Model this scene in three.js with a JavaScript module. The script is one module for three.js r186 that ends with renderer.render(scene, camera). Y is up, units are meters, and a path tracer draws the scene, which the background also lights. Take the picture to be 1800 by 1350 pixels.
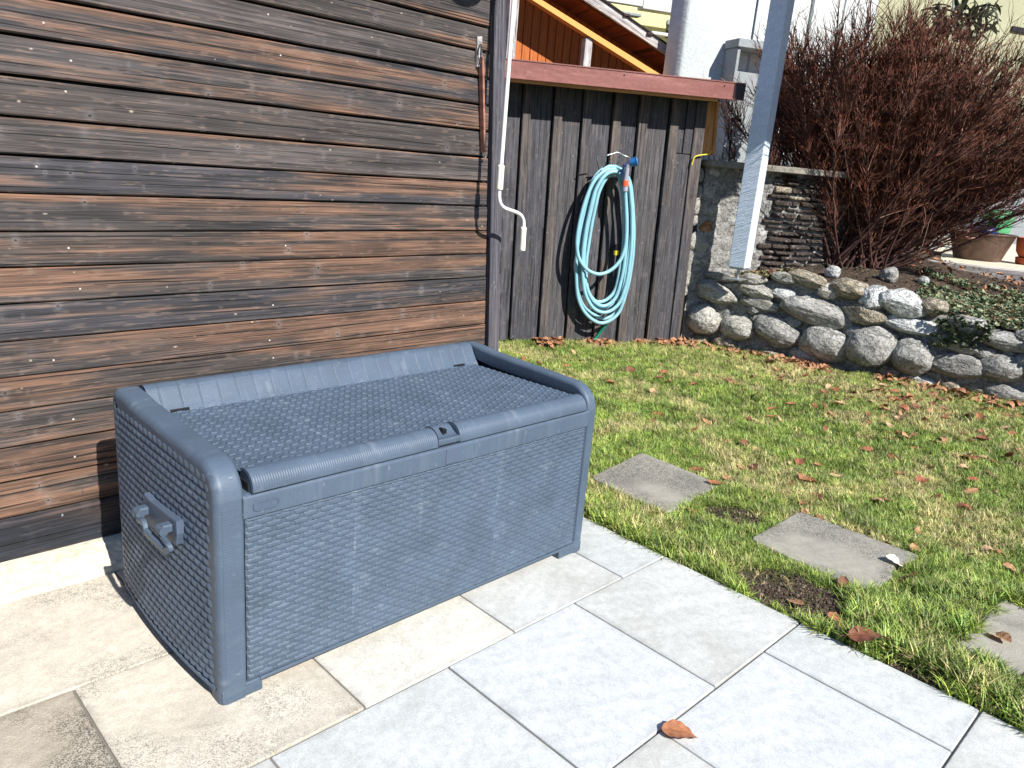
import * as THREE from 'three';
import { mergeGeometries, mergeVertices } from 'three/addons/utils/BufferGeometryUtils.js';
import { RoundedBoxGeometry } from 'three/addons/geometries/RoundedBoxGeometry.js';
import { FontLoader } from 'three/addons/loaders/FontLoader.js';
import { TextGeometry } from 'three/addons/geometries/TextGeometry.js';

// ------------------------------------------------------------------ camera, sky, sun, exposure
const scene = new THREE.Scene();
const camera = new THREE.PerspectiveCamera(53.107, 4 / 3, 0.05, 600);
const EYE = new THREE.Vector3(0, 1.282, 0);
const CR = new THREE.Vector3(0.7137, 0.0811, 0.6957), CU = new THREE.Vector3(0.138, 0.9575, -0.2532), CF = new THREE.Vector3(0.6867, -0.2767, -0.6722);
camera.position.copy(EYE);
camera.quaternion.setFromRotationMatrix(new THREE.Matrix4().makeBasis(CR, CU, CF.clone().negate()));

const SUN = new THREE.Vector3(-0.09, 0.9, 1).normalize();            // towards the sun
{
  const w = 512, h = 256, d = new Float32Array(w * h * 4);
  for (let j = 0; j < h; j++) for (let i = 0; i < w; i++) {
    const el = ((j + 0.5) / h - 0.5) * Math.PI, up = Math.sin(el);
    const t = Math.pow(Math.max(0, 1 - Math.max(0, up)), 3.2), k = (j * w + i) * 4;
    let r = 0.15 + 0.52 * t, g = 0.30 + 0.50 * t, b = 0.66 + 0.30 * t;
    if (up < 0) { const q = Math.min(1, -up * 6); r = r * (1 - q) + 0.2 * q; g = g * (1 - q) + 0.19 * q; b = b * (1 - q) + 0.17 * q; }
    d[k] = r; d[k + 1] = g; d[k + 2] = b; d[k + 3] = 1;
  }
  const sky = new THREE.DataTexture(d, w, h, THREE.RGBAFormat, THREE.FloatType);
  sky.mapping = THREE.EquirectangularReflectionMapping; sky.magFilter = sky.minFilter = THREE.LinearFilter; sky.needsUpdate = true;
  scene.background = sky; scene.environment = sky; scene.backgroundIntensity = 0.46; scene.environmentIntensity = 0.46;
}
const sun = new THREE.DirectionalLight(new THREE.Color().setRGB(1, 0.97, 0.92), 4.5);
sun.position.copy(SUN).multiplyScalar(30).add(new THREE.Vector3(3, 0, -2)); sun.target.position.set(3, 0, -2);
sun.castShadow = true; sun.shadow.mapSize.set(4096, 4096); sun.shadow.radius = 1; sun.name = 'sun';
Object.assign(sun.shadow.camera, { left: -12, right: 12, top: 12, bottom: -12, near: 1, far: 90 });
scene.add(sun, sun.target);
const renderer = new THREE.WebGLRenderer({ antialias: true });
renderer.toneMapping = THREE.LinearToneMapping; renderer.toneMappingExposure = 1.78;
renderer.shadowMap.enabled = true;

// ------------------------------------------------------------------ helpers
let sd = 12345;
const rnd = () => { sd = (sd * 1664525 + 1013904223) >>> 0; return sd / 4294967296; };
const rr = (a, b) => a + (b - a) * rnd();
const clamp = (x, a = 0, b = 1) => Math.min(b, Math.max(a, x));
const mix = (a, b, t) => a + (b - a) * t;
const sstep = (a, b, x) => { const t = clamp((x - a) / (b - a)); return t * t * (3 - 2 * t); };
const hsh = (x, y, s) => { let h = Math.imul(x, 374761393) ^ Math.imul(y, 668265263) ^ Math.imul(s, 2246822519); h = Math.imul(h ^ (h >>> 13), 1274126177); return ((h ^ (h >>> 16)) >>> 0) / 4294967296; };
function vn(x, y, s = 0) {
  const xi = Math.floor(x), yi = Math.floor(y); let fx = x - xi, fy = y - yi; fx = fx * fx * (3 - 2 * fx); fy = fy * fy * (3 - 2 * fy);
  const a = hsh(xi, yi, s), b = hsh(xi + 1, yi, s), c = hsh(xi, yi + 1, s), e = hsh(xi + 1, yi + 1, s);
  return a + (b - a) * fx + (c - a) * fy + (a - b - c + e) * fx * fy;
}
function fbm(x, y, o = 3, s = 0) { let v = 0, a = 0.5, n = 0; for (let i = 0; i < o; i++) { v += a * vn(x, y, s + i * 17); n += a; a *= 0.5; x *= 2.03; y *= 2.03; } return v / n; }
function vn3(x, y, z, s = 0) { const zi = Math.floor(z); let f = z - zi; f = f * f * (3 - 2 * f); return mix(vn(x, y, s + zi * 131), vn(x, y, s + (zi + 1) * 131), f); }
function fbm3(x, y, z, o = 3, s = 0) { let v = 0, a = 0.5, n = 0; for (let i = 0; i < o; i++) { v += a * vn3(x, y, z, s + i * 29); n += a; a *= 0.5; x *= 2.1; y *= 2.1; z *= 2.1; } return v / n; }

// texture pair from fn(u, v) -> [r, g, b (0-255 sRGB), height 0-1]
function tex(w, h, fn, wrap = true) {
  const c = new Uint8Array(w * h * 4), b = new Uint8Array(w * h * 4);
  for (let j = 0; j < h; j++) for (let i = 0; i < w; i++) {
    const p = fn((i + 0.5) / w, (j + 0.5) / h), k = (j * w + i) * 4;
    c[k] = clamp(p[0], 0, 255); c[k + 1] = clamp(p[1], 0, 255); c[k + 2] = clamp(p[2], 0, 255); c[k + 3] = 255;
    b[k] = b[k + 1] = b[k + 2] = clamp(p[3] * 255, 0, 255); b[k + 3] = 255;
  }
  const mk = (d, srgb) => { const t = new THREE.DataTexture(d, w, h); t.magFilter = THREE.LinearFilter; t.minFilter = THREE.LinearFilter; if (wrap) t.wrapS = t.wrapT = THREE.RepeatWrapping; if (srgb) t.colorSpace = THREE.SRGBColorSpace; t.needsUpdate = true; return t; };
  return { map: mk(c, true), bumpMap: mk(b, false) };
}
const std = (o) => new THREE.MeshStandardMaterial({ roughness: 0.9, metalness: 0, ...o });
const rgb = (r, g, b) => new THREE.Color().setRGB(r, g, b);
const hex = (r, g, b) => new THREE.Color().setRGB(r / 255, g / 255, b / 255, THREE.SRGBColorSpace);

// picture rays onto real planes of the place (photo pixels, 1800 x 1350)
const FPX = 1350.7;
const ray = (px, py) => CR.clone().multiplyScalar((px - 900) / FPX).addScaledVector(CU, -(py - 675) / FPX).add(CF);
const hitP = (px, py, P, n) => { const d = ray(px, py), t = (P.clone().sub(EYE).dot(n)) / d.dot(n); return EYE.clone().addScaledVector(d, t); };
const hitY = (px, py, y) => hitP(px, py, new THREE.Vector3(0, y, 0), new THREE.Vector3(0, 1, 0));
const hitZ = (px, py, z) => hitP(px, py, new THREE.Vector3(0, 0, z), new THREE.Vector3(0, 0, 1));
const toPx = (p) => { const d = p.clone().sub(EYE), w = d.dot(CF); return [900 + FPX * d.dot(CR) / w, 675 - FPX * d.dot(CU) / w, w]; };

// frames: world, the shed front, the low garden wall
const frames = {
  world: { o: new THREE.Vector3(), th: 0 },
  shed: { o: new THREE.Vector3(3.899, 0, -4.034), th: Math.atan2(-0.4505, 0.893) },
  wall: { o: new THREE.Vector3(5.42, 0, -3.2), th: Math.atan2(-0.958, 0.288) },
};
for (const f of Object.values(frames)) { f.x = new THREE.Vector3(Math.cos(f.th), 0, -Math.sin(f.th)); f.z = new THREE.Vector3(Math.sin(f.th), 0, Math.cos(f.th)); }
const at = (fr, px, py, off = 0) => { const f = frames[fr], p = hitP(px, py, f.o.clone().addScaledVector(f.z, off), f.z), q = p.clone().sub(f.o); return [q.dot(f.x), p.y, off]; };
const toWorld = (fr, p) => { const f = frames[fr]; return f.o.clone().addScaledVector(f.x, p[0]).addScaledVector(f.z, p[2]).setY(p[1]); };
const toFrame = (fr, p) => { const f = frames[fr], q = p.clone().sub(f.o); return [q.dot(f.x), p.y, q.dot(f.z)]; };
const S = (px, py, off = 0) => at('shed', px, py, off);

const used = new Map();
const numbered = (n) => { const k = used.get(n) || 0; used.set(n, k + 1); return k ? n + '_' + String(k).padStart(3, '0') : n; };
const shadowed = (m) => { m.castShadow = m.receiveShadow = true; return m; };
class Thing {
  constructor(name, label, category, frame = 'world', base = [0, 0, 0], group) {
    const f = frames[frame], g = this.g = new THREE.Group(); this.base = base;
    g.name = numbered(name); g.position.copy(toWorld(frame, base)); g.rotation.y = f.th;
    g.userData = { label, category }; if (group) g.userData.group = group;
    scene.add(g);
  }
  add(name, geo, mat, parent, ud) {
    if (Array.isArray(geo)) geo = merge(geo);
    geo.translate(-this.base[0], -this.base[1], -this.base[2]);
    const m = shadowed(new THREE.Mesh(geo, mat)); m.name = name; if (ud) m.userData = ud;
    (parent || this.g).add(m); return m;
  }
}
function single(name, geo, mat, label, category, group, ud) {
  const m = shadowed(new THREE.Mesh(geo, mat)); m.name = numbered(name); m.userData = { label, category, ...ud }; if (group) m.userData.group = group; scene.add(m); return m;
}
function structure(name, geo, mat) { const m = shadowed(new THREE.Mesh(geo, mat)); m.name = name; m.userData = { kind: 'structure' }; scene.add(m); return m; }
function merge(list) { const l = list.map((g) => { const q = g.index ? g.toNonIndexed() : g; for (const k of Object.keys(q.attributes)) if (!['position', 'normal', 'uv'].includes(k)) q.deleteAttribute(k); return q; }); return mergeGeometries(l); }
const box = (x0, x1, y0, y1, z0, z1, r = 0) => { const w = Math.abs(x1 - x0), h = Math.abs(y1 - y0), d = Math.abs(z1 - z0); const g = r ? new RoundedBoxGeometry(w, h, d, 1, Math.min(r, w / 2.1, h / 2.1, d / 2.1)) : new THREE.BoxGeometry(w, h, d); g.translate((x0 + x1) / 2, (y0 + y1) / 2, (z0 + z1) / 2); return g; };
const setUV = (g, fn) => { const p = g.attributes.position, n = g.attributes.normal, uv = new Float32Array(p.count * 2); for (let i = 0; i < p.count; i++) { const q = fn(p.getX(i), p.getY(i), p.getZ(i), n.getX(i), n.getY(i), n.getZ(i)); uv[2 * i] = q[0]; uv[2 * i + 1] = q[1]; } g.setAttribute('uv', new THREE.BufferAttribute(uv, 2)); return g; };
const boxUV = (g, s = 1, o = 0) => setUV(g, (x, y, z, a, b, c) => Math.abs(b) > 0.6 ? [x / s + o, z / s] : Math.abs(a) > 0.6 ? [z / s + o, y / s] : [x / s + o, y / s]);
const jig = (g, fn) => { const p = g.attributes.position, v = new THREE.Vector3(); for (let i = 0; i < p.count; i++) { v.fromBufferAttribute(p, i); fn(v); p.setXYZ(i, v.x, v.y, v.z); } g.computeVertexNormals(); return g; };
const tube = (pts, r, seg = 24, rad = 7, closed = false) => new THREE.TubeGeometry(new THREE.CatmullRomCurve3(pts.map((p) => p.isVector3 ? p : new THREE.Vector3(...p)), closed, 'centripetal'), seg, r, rad, closed);
// grid surface f(u, v) -> [x, y, z]
function grid(nu, nv, f, flip = false) {
  const P = new Float32Array((nu + 1) * (nv + 1) * 3), U = new Float32Array((nu + 1) * (nv + 1) * 2), I = [];
  for (let j = 0, k = 0; j <= nv; j++) for (let i = 0; i <= nu; i++, k++) { const p = f(i / nu, j / nv); P[3 * k] = p[0]; P[3 * k + 1] = p[1]; P[3 * k + 2] = p[2]; U[2 * k] = p[3] ?? i / nu; U[2 * k + 1] = p[4] ?? j / nv; }
  for (let j = 0; j < nv; j++) for (let i = 0; i < nu; i++) { const a = j * (nu + 1) + i, b = a + 1, c = a + nu + 1, d = c + 1; flip ? I.push(a, c, b, b, c, d) : I.push(a, b, c, b, d, c); }
  const g = new THREE.BufferGeometry(); g.setAttribute('position', new THREE.BufferAttribute(P, 3)); g.setAttribute('uv', new THREE.BufferAttribute(U, 2)); g.setIndex(I); g.computeVertexNormals(); return g;
}
// weathered board between two pairs of ends: a box with chamfers, given by its outline in a plane (x along, y up) and depth
function board(pts, z0, z1, ch = 0.003) { const s = new THREE.Shape(pts.map((p) => new THREE.Vector2(p[0], p[1]))); const g = new THREE.ExtrudeGeometry(s, { depth: z1 - z0 - 2 * ch, bevelEnabled: ch > 0, bevelSize: ch, bevelThickness: ch, bevelOffset: -ch, bevelSegments: 1 }); g.translate(0, 0, z0 + ch); return g; }

// ------------------------------------------------------------------ materials and textures
// strips of weathered wood, u along the grain
function woodAtlas(W, H, N, len, wid, style) {
  const knots = [], cracks = [], specks = [];
  for (let s = 0; s < N; s++) {
    knots[s] = []; for (let k = 0; k < style.knots; k++) knots[s].push([rnd() * len, rnd() * wid, rr(0.003, 0.009), rnd()]);
    cracks[s] = []; for (let k = 0; k < style.cracks; k++) { const x = rnd() * len; cracks[s].push([x, x + rr(0.15, 0.9), rr(0.1, 0.9) * wid, rr(-0.012, 0.012), rnd() * 100]); }
    specks[s] = []; for (let k = 0; k < style.specks; k++) specks[s].push([rnd() * len, rnd() * wid, rr(0.0012, 0.0036)]);
  }
  return tex(W, H, (u, v) => {
    const s = Math.min(N - 1, Math.floor(v * N)), x = u * len, y0 = (v * N - s) * wid; let y = y0, kl = 0, kd = 0;
    for (const k of knots[s]) {
      const dx = (x - k[0]), dy = (y0 - k[1]), R = k[2];
      if (Math.abs(dx) > R * 9 || Math.abs(dy) > R * 4) continue;
      const q = Math.hypot(dx / 1.15, dy) / R; y += dy * 0.55 * Math.exp(-(dx * dx) / (R * R * 9)) * Math.exp(-(dy * dy) / (R * R * 3));
      const q2 = Math.hypot(dx, dy * 0.55) / R; kl = Math.max(kl, Math.exp(-q2 * q2 * 0.55) * (0.35 + 0.65 * k[3])); kd = Math.max(kd, sstep(0.5, 0.25, q) * (k[3] > 0.35 ? 1 : 0));
    }
    const sy = s * 7.31;
    const g1 = fbm(x * 2.2 + sy, y * 210 + sy * 9, 3, 3 + s), g2 = vn(x * 14, y * 620 + sy, 9 + s), big = fbm(x * 1.1 + sy, y0 * 16 + sy, 3, 21 + s), bl = fbm(x * 7 + sy, y0 * 45, 3, 41 + s);
    let m = clamp((big - 0.5 + style.bias[s] + 0.2 * (bl - 0.5) + (style.crisp ?? 0) * (0.6 * g1 + 0.4 * g2 - 0.5)) * (style.crisp ? 5 : 3.2) + 0.42) * (style.top ?? 1);
    const edge = sstep(0.25, 0, y0 / wid) * 0.55 * fbm(x * 1.7, sy, 2, 77) * 2 + sstep(0.8, 1, y0 / wid) * 0.35; m = clamp(m + (style.edge ?? 1) * edge * sstep(0.3, 0.55, bl));
    const A = style.grey[s % style.grey.length], B = style.warm;
    const fine = vn(x * 5 + sy, y * 900, 57 + s); const ap = style.amp ?? 1, bright = (style.base ?? 1.02) + ap * (0.7 * (g1 - 0.5) + 0.3 * (g2 - 0.5) + 0.4 * (bl - 0.5) - 0.35 * sstep(0.68, 0.8, fine));
    let c = [0, 1, 2].map((i) => mix(A[i], B[i], m) * bright), hgt = 0.35 + 0.45 * g1 + 0.2 * g2;
    if (kl > 0) { c = c.map((q, i) => mix(q, style.knot[i], kl * 0.5)); hgt += 0.15 * kl; }
    if (kd > 0) { c = c.map((q) => q * (1 - 0.6 * kd)); hgt -= 0.2 * kd; }
    for (const k of cracks[s]) if (x > k[0] && x < k[1]) { const yy = k[2] + k[3] * (x - k[0]) + 0.0035 * (fbm(x * 7, k[4], 2, 5) - 0.5), q = Math.abs(y0 - yy), th = 0.0011 * Math.sin(Math.PI * (x - k[0]) / (k[1] - k[0])) + 0.0003; if (q < th * 1.6) { const t = sstep(th * 1.6, th * 0.5, q); c = c.map((z) => z * (1 - 0.85 * t)); hgt -= 0.5 * t; } }
    for (const k of specks[s]) { const dx = (x - k[0]) * (0.35 + 0.5 * hsh(Math.round(k[0] * 999), 1, 2)), dy = y0 - k[1]; if (dx * dx + dy * dy < k[2] * k[2] * 2) { const t = sstep(k[2] * 1.2, k[2] * 0.4, Math.hypot(dx, dy) * (0.7 + 0.8 * g2)); c = c.map((z, i) => mix(z, style.speck[i], t * 0.75)); } }
    if (style.nails) for (const nx of style.nails) { const dx = x - nx - 0.03 * (hsh(s, 7, 7) - 0.5), dy = y0 - wid * (0.3 + 0.45 * hsh(s, Math.round(nx * 9), 3)), q = Math.hypot(dx, dy); if (q < 0.016) { const st = Math.exp(-(dx * dx) / 4e-6) * sstep(0.016, 0, Math.abs(dy)) * (dy < 0 ? 0.55 : 0.2), t = sstep(0.0032, 0.0022, q); c = c.map((z, i) => mix(mix(z, [60, 44, 36][i], st), hsh(s, Math.round(nx * 9), 9) > 0.35 ? [205, 200, 192][i] : 70, t)); } }
    const wear = sstep(0.66, 0.78, fbm(x * 26 + sy, y0 * 160, 2, 91 + s)) * 0.35; c = c.map((z, i) => mix(z, style.wear[i], wear));
    return [c[0], c[1], c[2], clamp(hgt)];
  });
}
const NH = 20;
const hutWood = woodAtlas(2048, 2000, NH, 3.2, 0.104, { crisp: 0.3, nails: [0.36, 0.97, 1.58, 2.2], base: 0.83, amp: 0.95, top: 0.85, knots: 16, cracks: 8, specks: 7, edge: 0.45, bias: Array.from({ length: NH }, (_, s) => mix(0.08, -0.11, clamp((s - 5) / 7)) + (hsh(s, 3, 5) - 0.5) * 0.12), grey: [[82, 76, 75], [72, 70, 74], [88, 81, 79], [80, 73, 70]], warm: [124, 91, 71], knot: [134, 130, 132], speck: [196, 178, 154], wear: [136, 112, 96] });
const M = {};
M.hut = std({ ...hutWood, bumpScale: 0.0022, roughness: 0.82 });
const NS = 16;
const shedWood = woodAtlas(1024, 1024, NS, 2.2, 0.2, { amp: 0.75, base: 0.83, knots: 8, cracks: 3, specks: 20, edge: 0.2, bias: Array.from({ length: NS }, (_, s) => (s >= 10 ? 0.05 : -0.28) + (hsh(s, 3, 8) - 0.5) * 0.1), grey: [[86, 84, 89], [80, 79, 85], [91, 88, 91]], warm: [106, 95, 88], knot: [118, 114, 116], speck: [180, 170, 160], wear: [125, 110, 98] });
M.shed = std({ ...shedWood, bumpScale: 0.002, roughness: 0.85 });
const paleWood = woodAtlas(1024, 512, 8, 2.2, 0.12, { amp: 0.4, base: 1, knots: 3, cracks: 1, specks: 2, edge: 0, bias: Array.from({ length: 8 }, () => 0.5), grey: [[190, 140, 85]], warm: [196, 139, 82], knot: [120, 75, 40], speck: [210, 170, 120], wear: [205, 160, 110] });
M.pale = std({ ...paleWood, bumpScale: 0.0006, roughness: 0.75 });
M.gable = std({ ...paleWood, color: hex(240, 182, 112), bumpScale: 0.0006, roughness: 0.7 });
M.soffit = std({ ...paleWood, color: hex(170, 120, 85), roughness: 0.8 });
M.beam = std({ color: hex(224, 160, 84), roughness: 0.7 });
const greyWood = woodAtlas(1024, 256, 4, 2.4, 0.14, { knots: 4, cracks: 5, specks: 30, edge: 0, bias: [-0.4, -0.35, -0.4, -0.35], grey: [[176, 171, 168], [165, 160, 158]], warm: [150, 120, 95], knot: [120, 110, 105], speck: [225, 220, 215], wear: [205, 198, 192] });
M.grey = std({ ...greyWood, bumpScale: 0.002, roughness: 0.85 });
const rough = tex(512, 512, (u, v) => { const a = v * 34 - u * 16, s = fbm(a * 2.1, u * 2.5 + v * 1.5, 3, 4), f = vn(u * 130, v * 30, 6), k = 222 + 20 * (f - 0.5) + 24 * (s - 0.5); return [k * 0.92, k * 0.975, k * 1.03, clamp(s)]; });
M.post = std({ ...rough, bumpScale: 0.004, roughness: 0.8 });

const concrete = (base, dirt, sp, sa, seed, rimk = 0.45) => tex(512, 512, (u, v) => {
  const cl = fbm(u * 2.6 + 0.5 * vn(u * 7, v * 7, seed + 2), v * 2.6, 4, seed), fine = vn(u * 240, v * 240, seed + 5), md = fbm(u * 30, v * 30, 3, seed + 9), st = sstep(sp, sp + 0.2, vn(u * 256, v * 256, seed + 31) * 0.8 + 0.2 * vn(u * 60, v * 60, seed + 33)) * sa * sstep(0.3, 0.7, fbm(u * 3 + 4, v * 3, 3, seed + 61));
  const rim = Math.min(u, v, 1 - u, 1 - v), e = sstep(0.05, 0, rim) * rimk * fbm(u * 14, v * 14, 2, seed + 7);
  const str = 0.05 * (vn(u * 3 + v * 1.5, (v - u * 0.4) * 26, seed + 3) - 0.5);
  const k = 1 + 0.13 * (fine - 0.5) + 0.12 * (md - 0.5) + str; return [...[0, 1, 2].map((i) => mix(mix(base[i], dirt[i], clamp((cl - 0.42) * 2.4)), dirt[i] * 0.72, clamp(e)) * k * (1 - st)), clamp(0.5 + 0.35 * (fine - 0.5) + 0.4 * (md - 0.5) - st * 0.4)];
});
M.tileW = [[[189, 191, 190], [180, 182, 180]], [[189, 189, 184], [173, 173, 166]], [[186, 188, 185], [172, 174, 169]]].map((c, i) => std({ ...concrete(c[0], c[1], 0.75, 0.1, 100 + i * 40, 0.3), bumpScale: 0.0007, roughness: 0.8 }));
M.tileB = [0, 1].map((i) => std({ ...concrete([199, 191, 175], [182, 173, 157], 0.55, 0.28, 300 + i * 40), bumpScale: 0.0014, roughness: 0.9 }));
M.tileG = std({ ...concrete([172, 162, 145], [156, 146, 130], 0.45, 0.42, 410), bumpScale: 0.002, roughness: 0.95 });
M.tileL = std({ ...concrete([203, 200, 189], [190, 185, 172], 0.72, 0.3, 430), bumpScale: 0.001, roughness: 0.85 });
M.slab = [0, 1, 2].map((i) => std({ ...concrete([152, 147, 134], [131, 127, 117], 0.45, 0.4, 500 + i * 30, 0.1), bumpScale: 0.0018, roughness: 0.95 }));
M.cement = std({ ...concrete([206, 198, 176], [184, 176, 156], 0.6, 0.07, 620, 0), bumpScale: 0.004, roughness: 0.95 });
M.joint = std({ color: hex(120, 114, 104), roughness: 1 });
const soilT = tex(512, 512, (u, v) => { const a = fbm(u * 40, v * 40, 4, 5), b = vn(u * 160, v * 160, 8), c = sstep(0.62, 0.75, fbm(u * 70, v * 24, 2, 12)); const k = 0.45 + 0.7 * a + 0.25 * (b - 0.5); return [mix(74, 150, c * 0.5) * k, mix(57, 120, c * 0.5) * k, mix(42, 88, c * 0.5) * k, clamp(a * 0.8 + b * 0.3)]; });
M.soil = std({ ...soilT, bumpScale: 0.012, roughness: 1 });
M.thatch = std({ ...tex(512, 512, (u, v) => { const a = fbm(u * 60, v * 60, 3, 15), b = vn(u * 150, v * 150, 18), c = fbm(u * 8, v * 8, 2, 3); const k = 0.4 + 0.8 * a; return [mix(66, 98, c) * k, mix(70, 84, c) * k, mix(30, 46, c) * k, clamp(a * 0.8 + b * 0.3)]; }), bumpScale: 0.01, roughness: 1 });
const stoneTex = (c0, c1, seed) => tex(512, 512, (u, v) => { const a = fbm(u * 7, v * 7, 4, seed), b = fbm(u * 34, v * 34, 3, seed + 3), p = sstep(0.6, 0.72, fbm(u * 46, v * 46, 2, seed + 8)), w = sstep(0.6, 0.7, fbm(u * 11, v * 11, 3, seed + 12)); const k = 0.92 + 0.42 * (b - 0.4) - 0.16 * p; return [...[0, 1, 2].map((i) => mix(mix(c0[i], c1[i], a), 205, w * 0.35) * k), clamp(0.6 * b + 0.4 * a - 0.5 * p)]; });
M.stone = [std({ ...stoneTex([138, 136, 130], [166, 164, 157], 700), bumpScale: 0.007, roughness: 0.95 }), std({ ...stoneTex([158, 155, 146], [188, 184, 172], 730), bumpScale: 0.008, roughness: 0.95 }), std({ ...stoneTex([142, 132, 114], [168, 156, 134], 760), bumpScale: 0.012, roughness: 0.95 }), std({ ...stoneTex([186, 188, 188], [212, 212, 206], 790), bumpScale: 0.01, roughness: 0.9 }), std({ ...stoneTex([166, 120, 72], [150, 96, 48], 810), bumpScale: 0.008, roughness: 0.9 })];
M.stoneBrown = std({ ...stoneTex([76, 64, 57], [56, 48, 44], 850), bumpScale: 0.008, roughness: 0.95 });
M.mortar = std({ ...stoneTex([124, 123, 119], [152, 149, 142], 830), bumpScale: 0.008, roughness: 1 });
// moulded plastic
const plasticT = tex(512, 512, (u, v) => { const a = fbm(u * 6, v * 6, 4, 55), d = sstep(0.6, 0.85, fbm(u * 16, v * 16, 4, 66)), sp = hsh(Math.floor(u * 300), Math.floor(v * 300), 4) > 0.9985 ? 1 : 0, f = vn(u * 250, v * 250, 3); const k = 0.92 + 0.2 * (a - 0.5) + 0.06 * (f - 0.5); return [...[82, 97, 114].map((c) => mix(c * k, 168, d * 0.15 + sp * 0.5 + 0.07 * sstep(0.6, 0.8, vn(u * 40, v * 2.2, 91)) * sstep(0.4, 0.7, fbm(u * 5, v * 4, 2, 93)))), clamp(0.5 + 0.4 * (f - 0.5) + 0.2 * (a - 0.5))]; });
M.plastic = new THREE.MeshPhysicalMaterial({ ...plasticT, bumpScale: 0.0004, roughness: 0.5, specularIntensity: 0.75 });
M.plasticW = new THREE.MeshPhysicalMaterial({ ...plasticT, bumpScale: 0.0004, roughness: 0.46, specularIntensity: 0.8 });
M.plasticDark = std({ color: hex(76, 88, 106), roughness: 0.55 });
M.dark = std({ color: hex(18, 18, 20), roughness: 0.9 });
M.black = std({ color: hex(24, 24, 28), roughness: 0.5 });
M.white = std({ color: hex(226, 226, 222), roughness: 0.35 });
M.whiteGrip = std({ color: hex(232, 230, 214), roughness: 0.5 });
M.steel = std({ color: hex(186, 188, 188), roughness: 0.35, metalness: 0.8 });
M.rust = std({ ...tex(128, 512, (u, v) => { const a = fbm(u * 6, v * 40, 3, 5), k = 0.75 + 0.5 * a; return [150 * k, 104 * k, 88 * k, a]; }), bumpScale: 0.001, roughness: 0.7 });
M.fascia = std({ ...tex(512, 128, (u, v) => { const a = fbm(u * 3, v * 2, 3, 9), b = vn(u * 90, v * 20, 2), k = 0.95 + 0.1 * (b - 0.5); return [mix(142, 158, a) * k, mix(94, 106, a) * k, mix(85, 99, a) * k, a]; }), roughness: 0.38, metalness: 0.25, bumpScale: 0.006 });
M.hose = std({ ...tex(64, 512, (u, v) => { const a = fbm(v * 3, u * 60, 3, 4), k = 0.9 + 0.16 * a; return [140 * k, 188 * k, 200 * k, a]; }), bumpScale: 0.0003, roughness: 0.45 });
M.hoseGreen = std({ color: hex(20, 130, 105), roughness: 0.5 });
M.orange = std({ color: hex(225, 92, 48), roughness: 0.45 });
M.blue = std({ color: hex(40, 110, 175), roughness: 0.4 });
M.blueDark = std({ color: hex(30, 42, 92), roughness: 0.4 });
M.silver = std({ color: hex(176, 176, 190), roughness: 0.4, metalness: 0.3 });
M.yellow = std({ color: hex(226, 204, 62), roughness: 0.6 });

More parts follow.
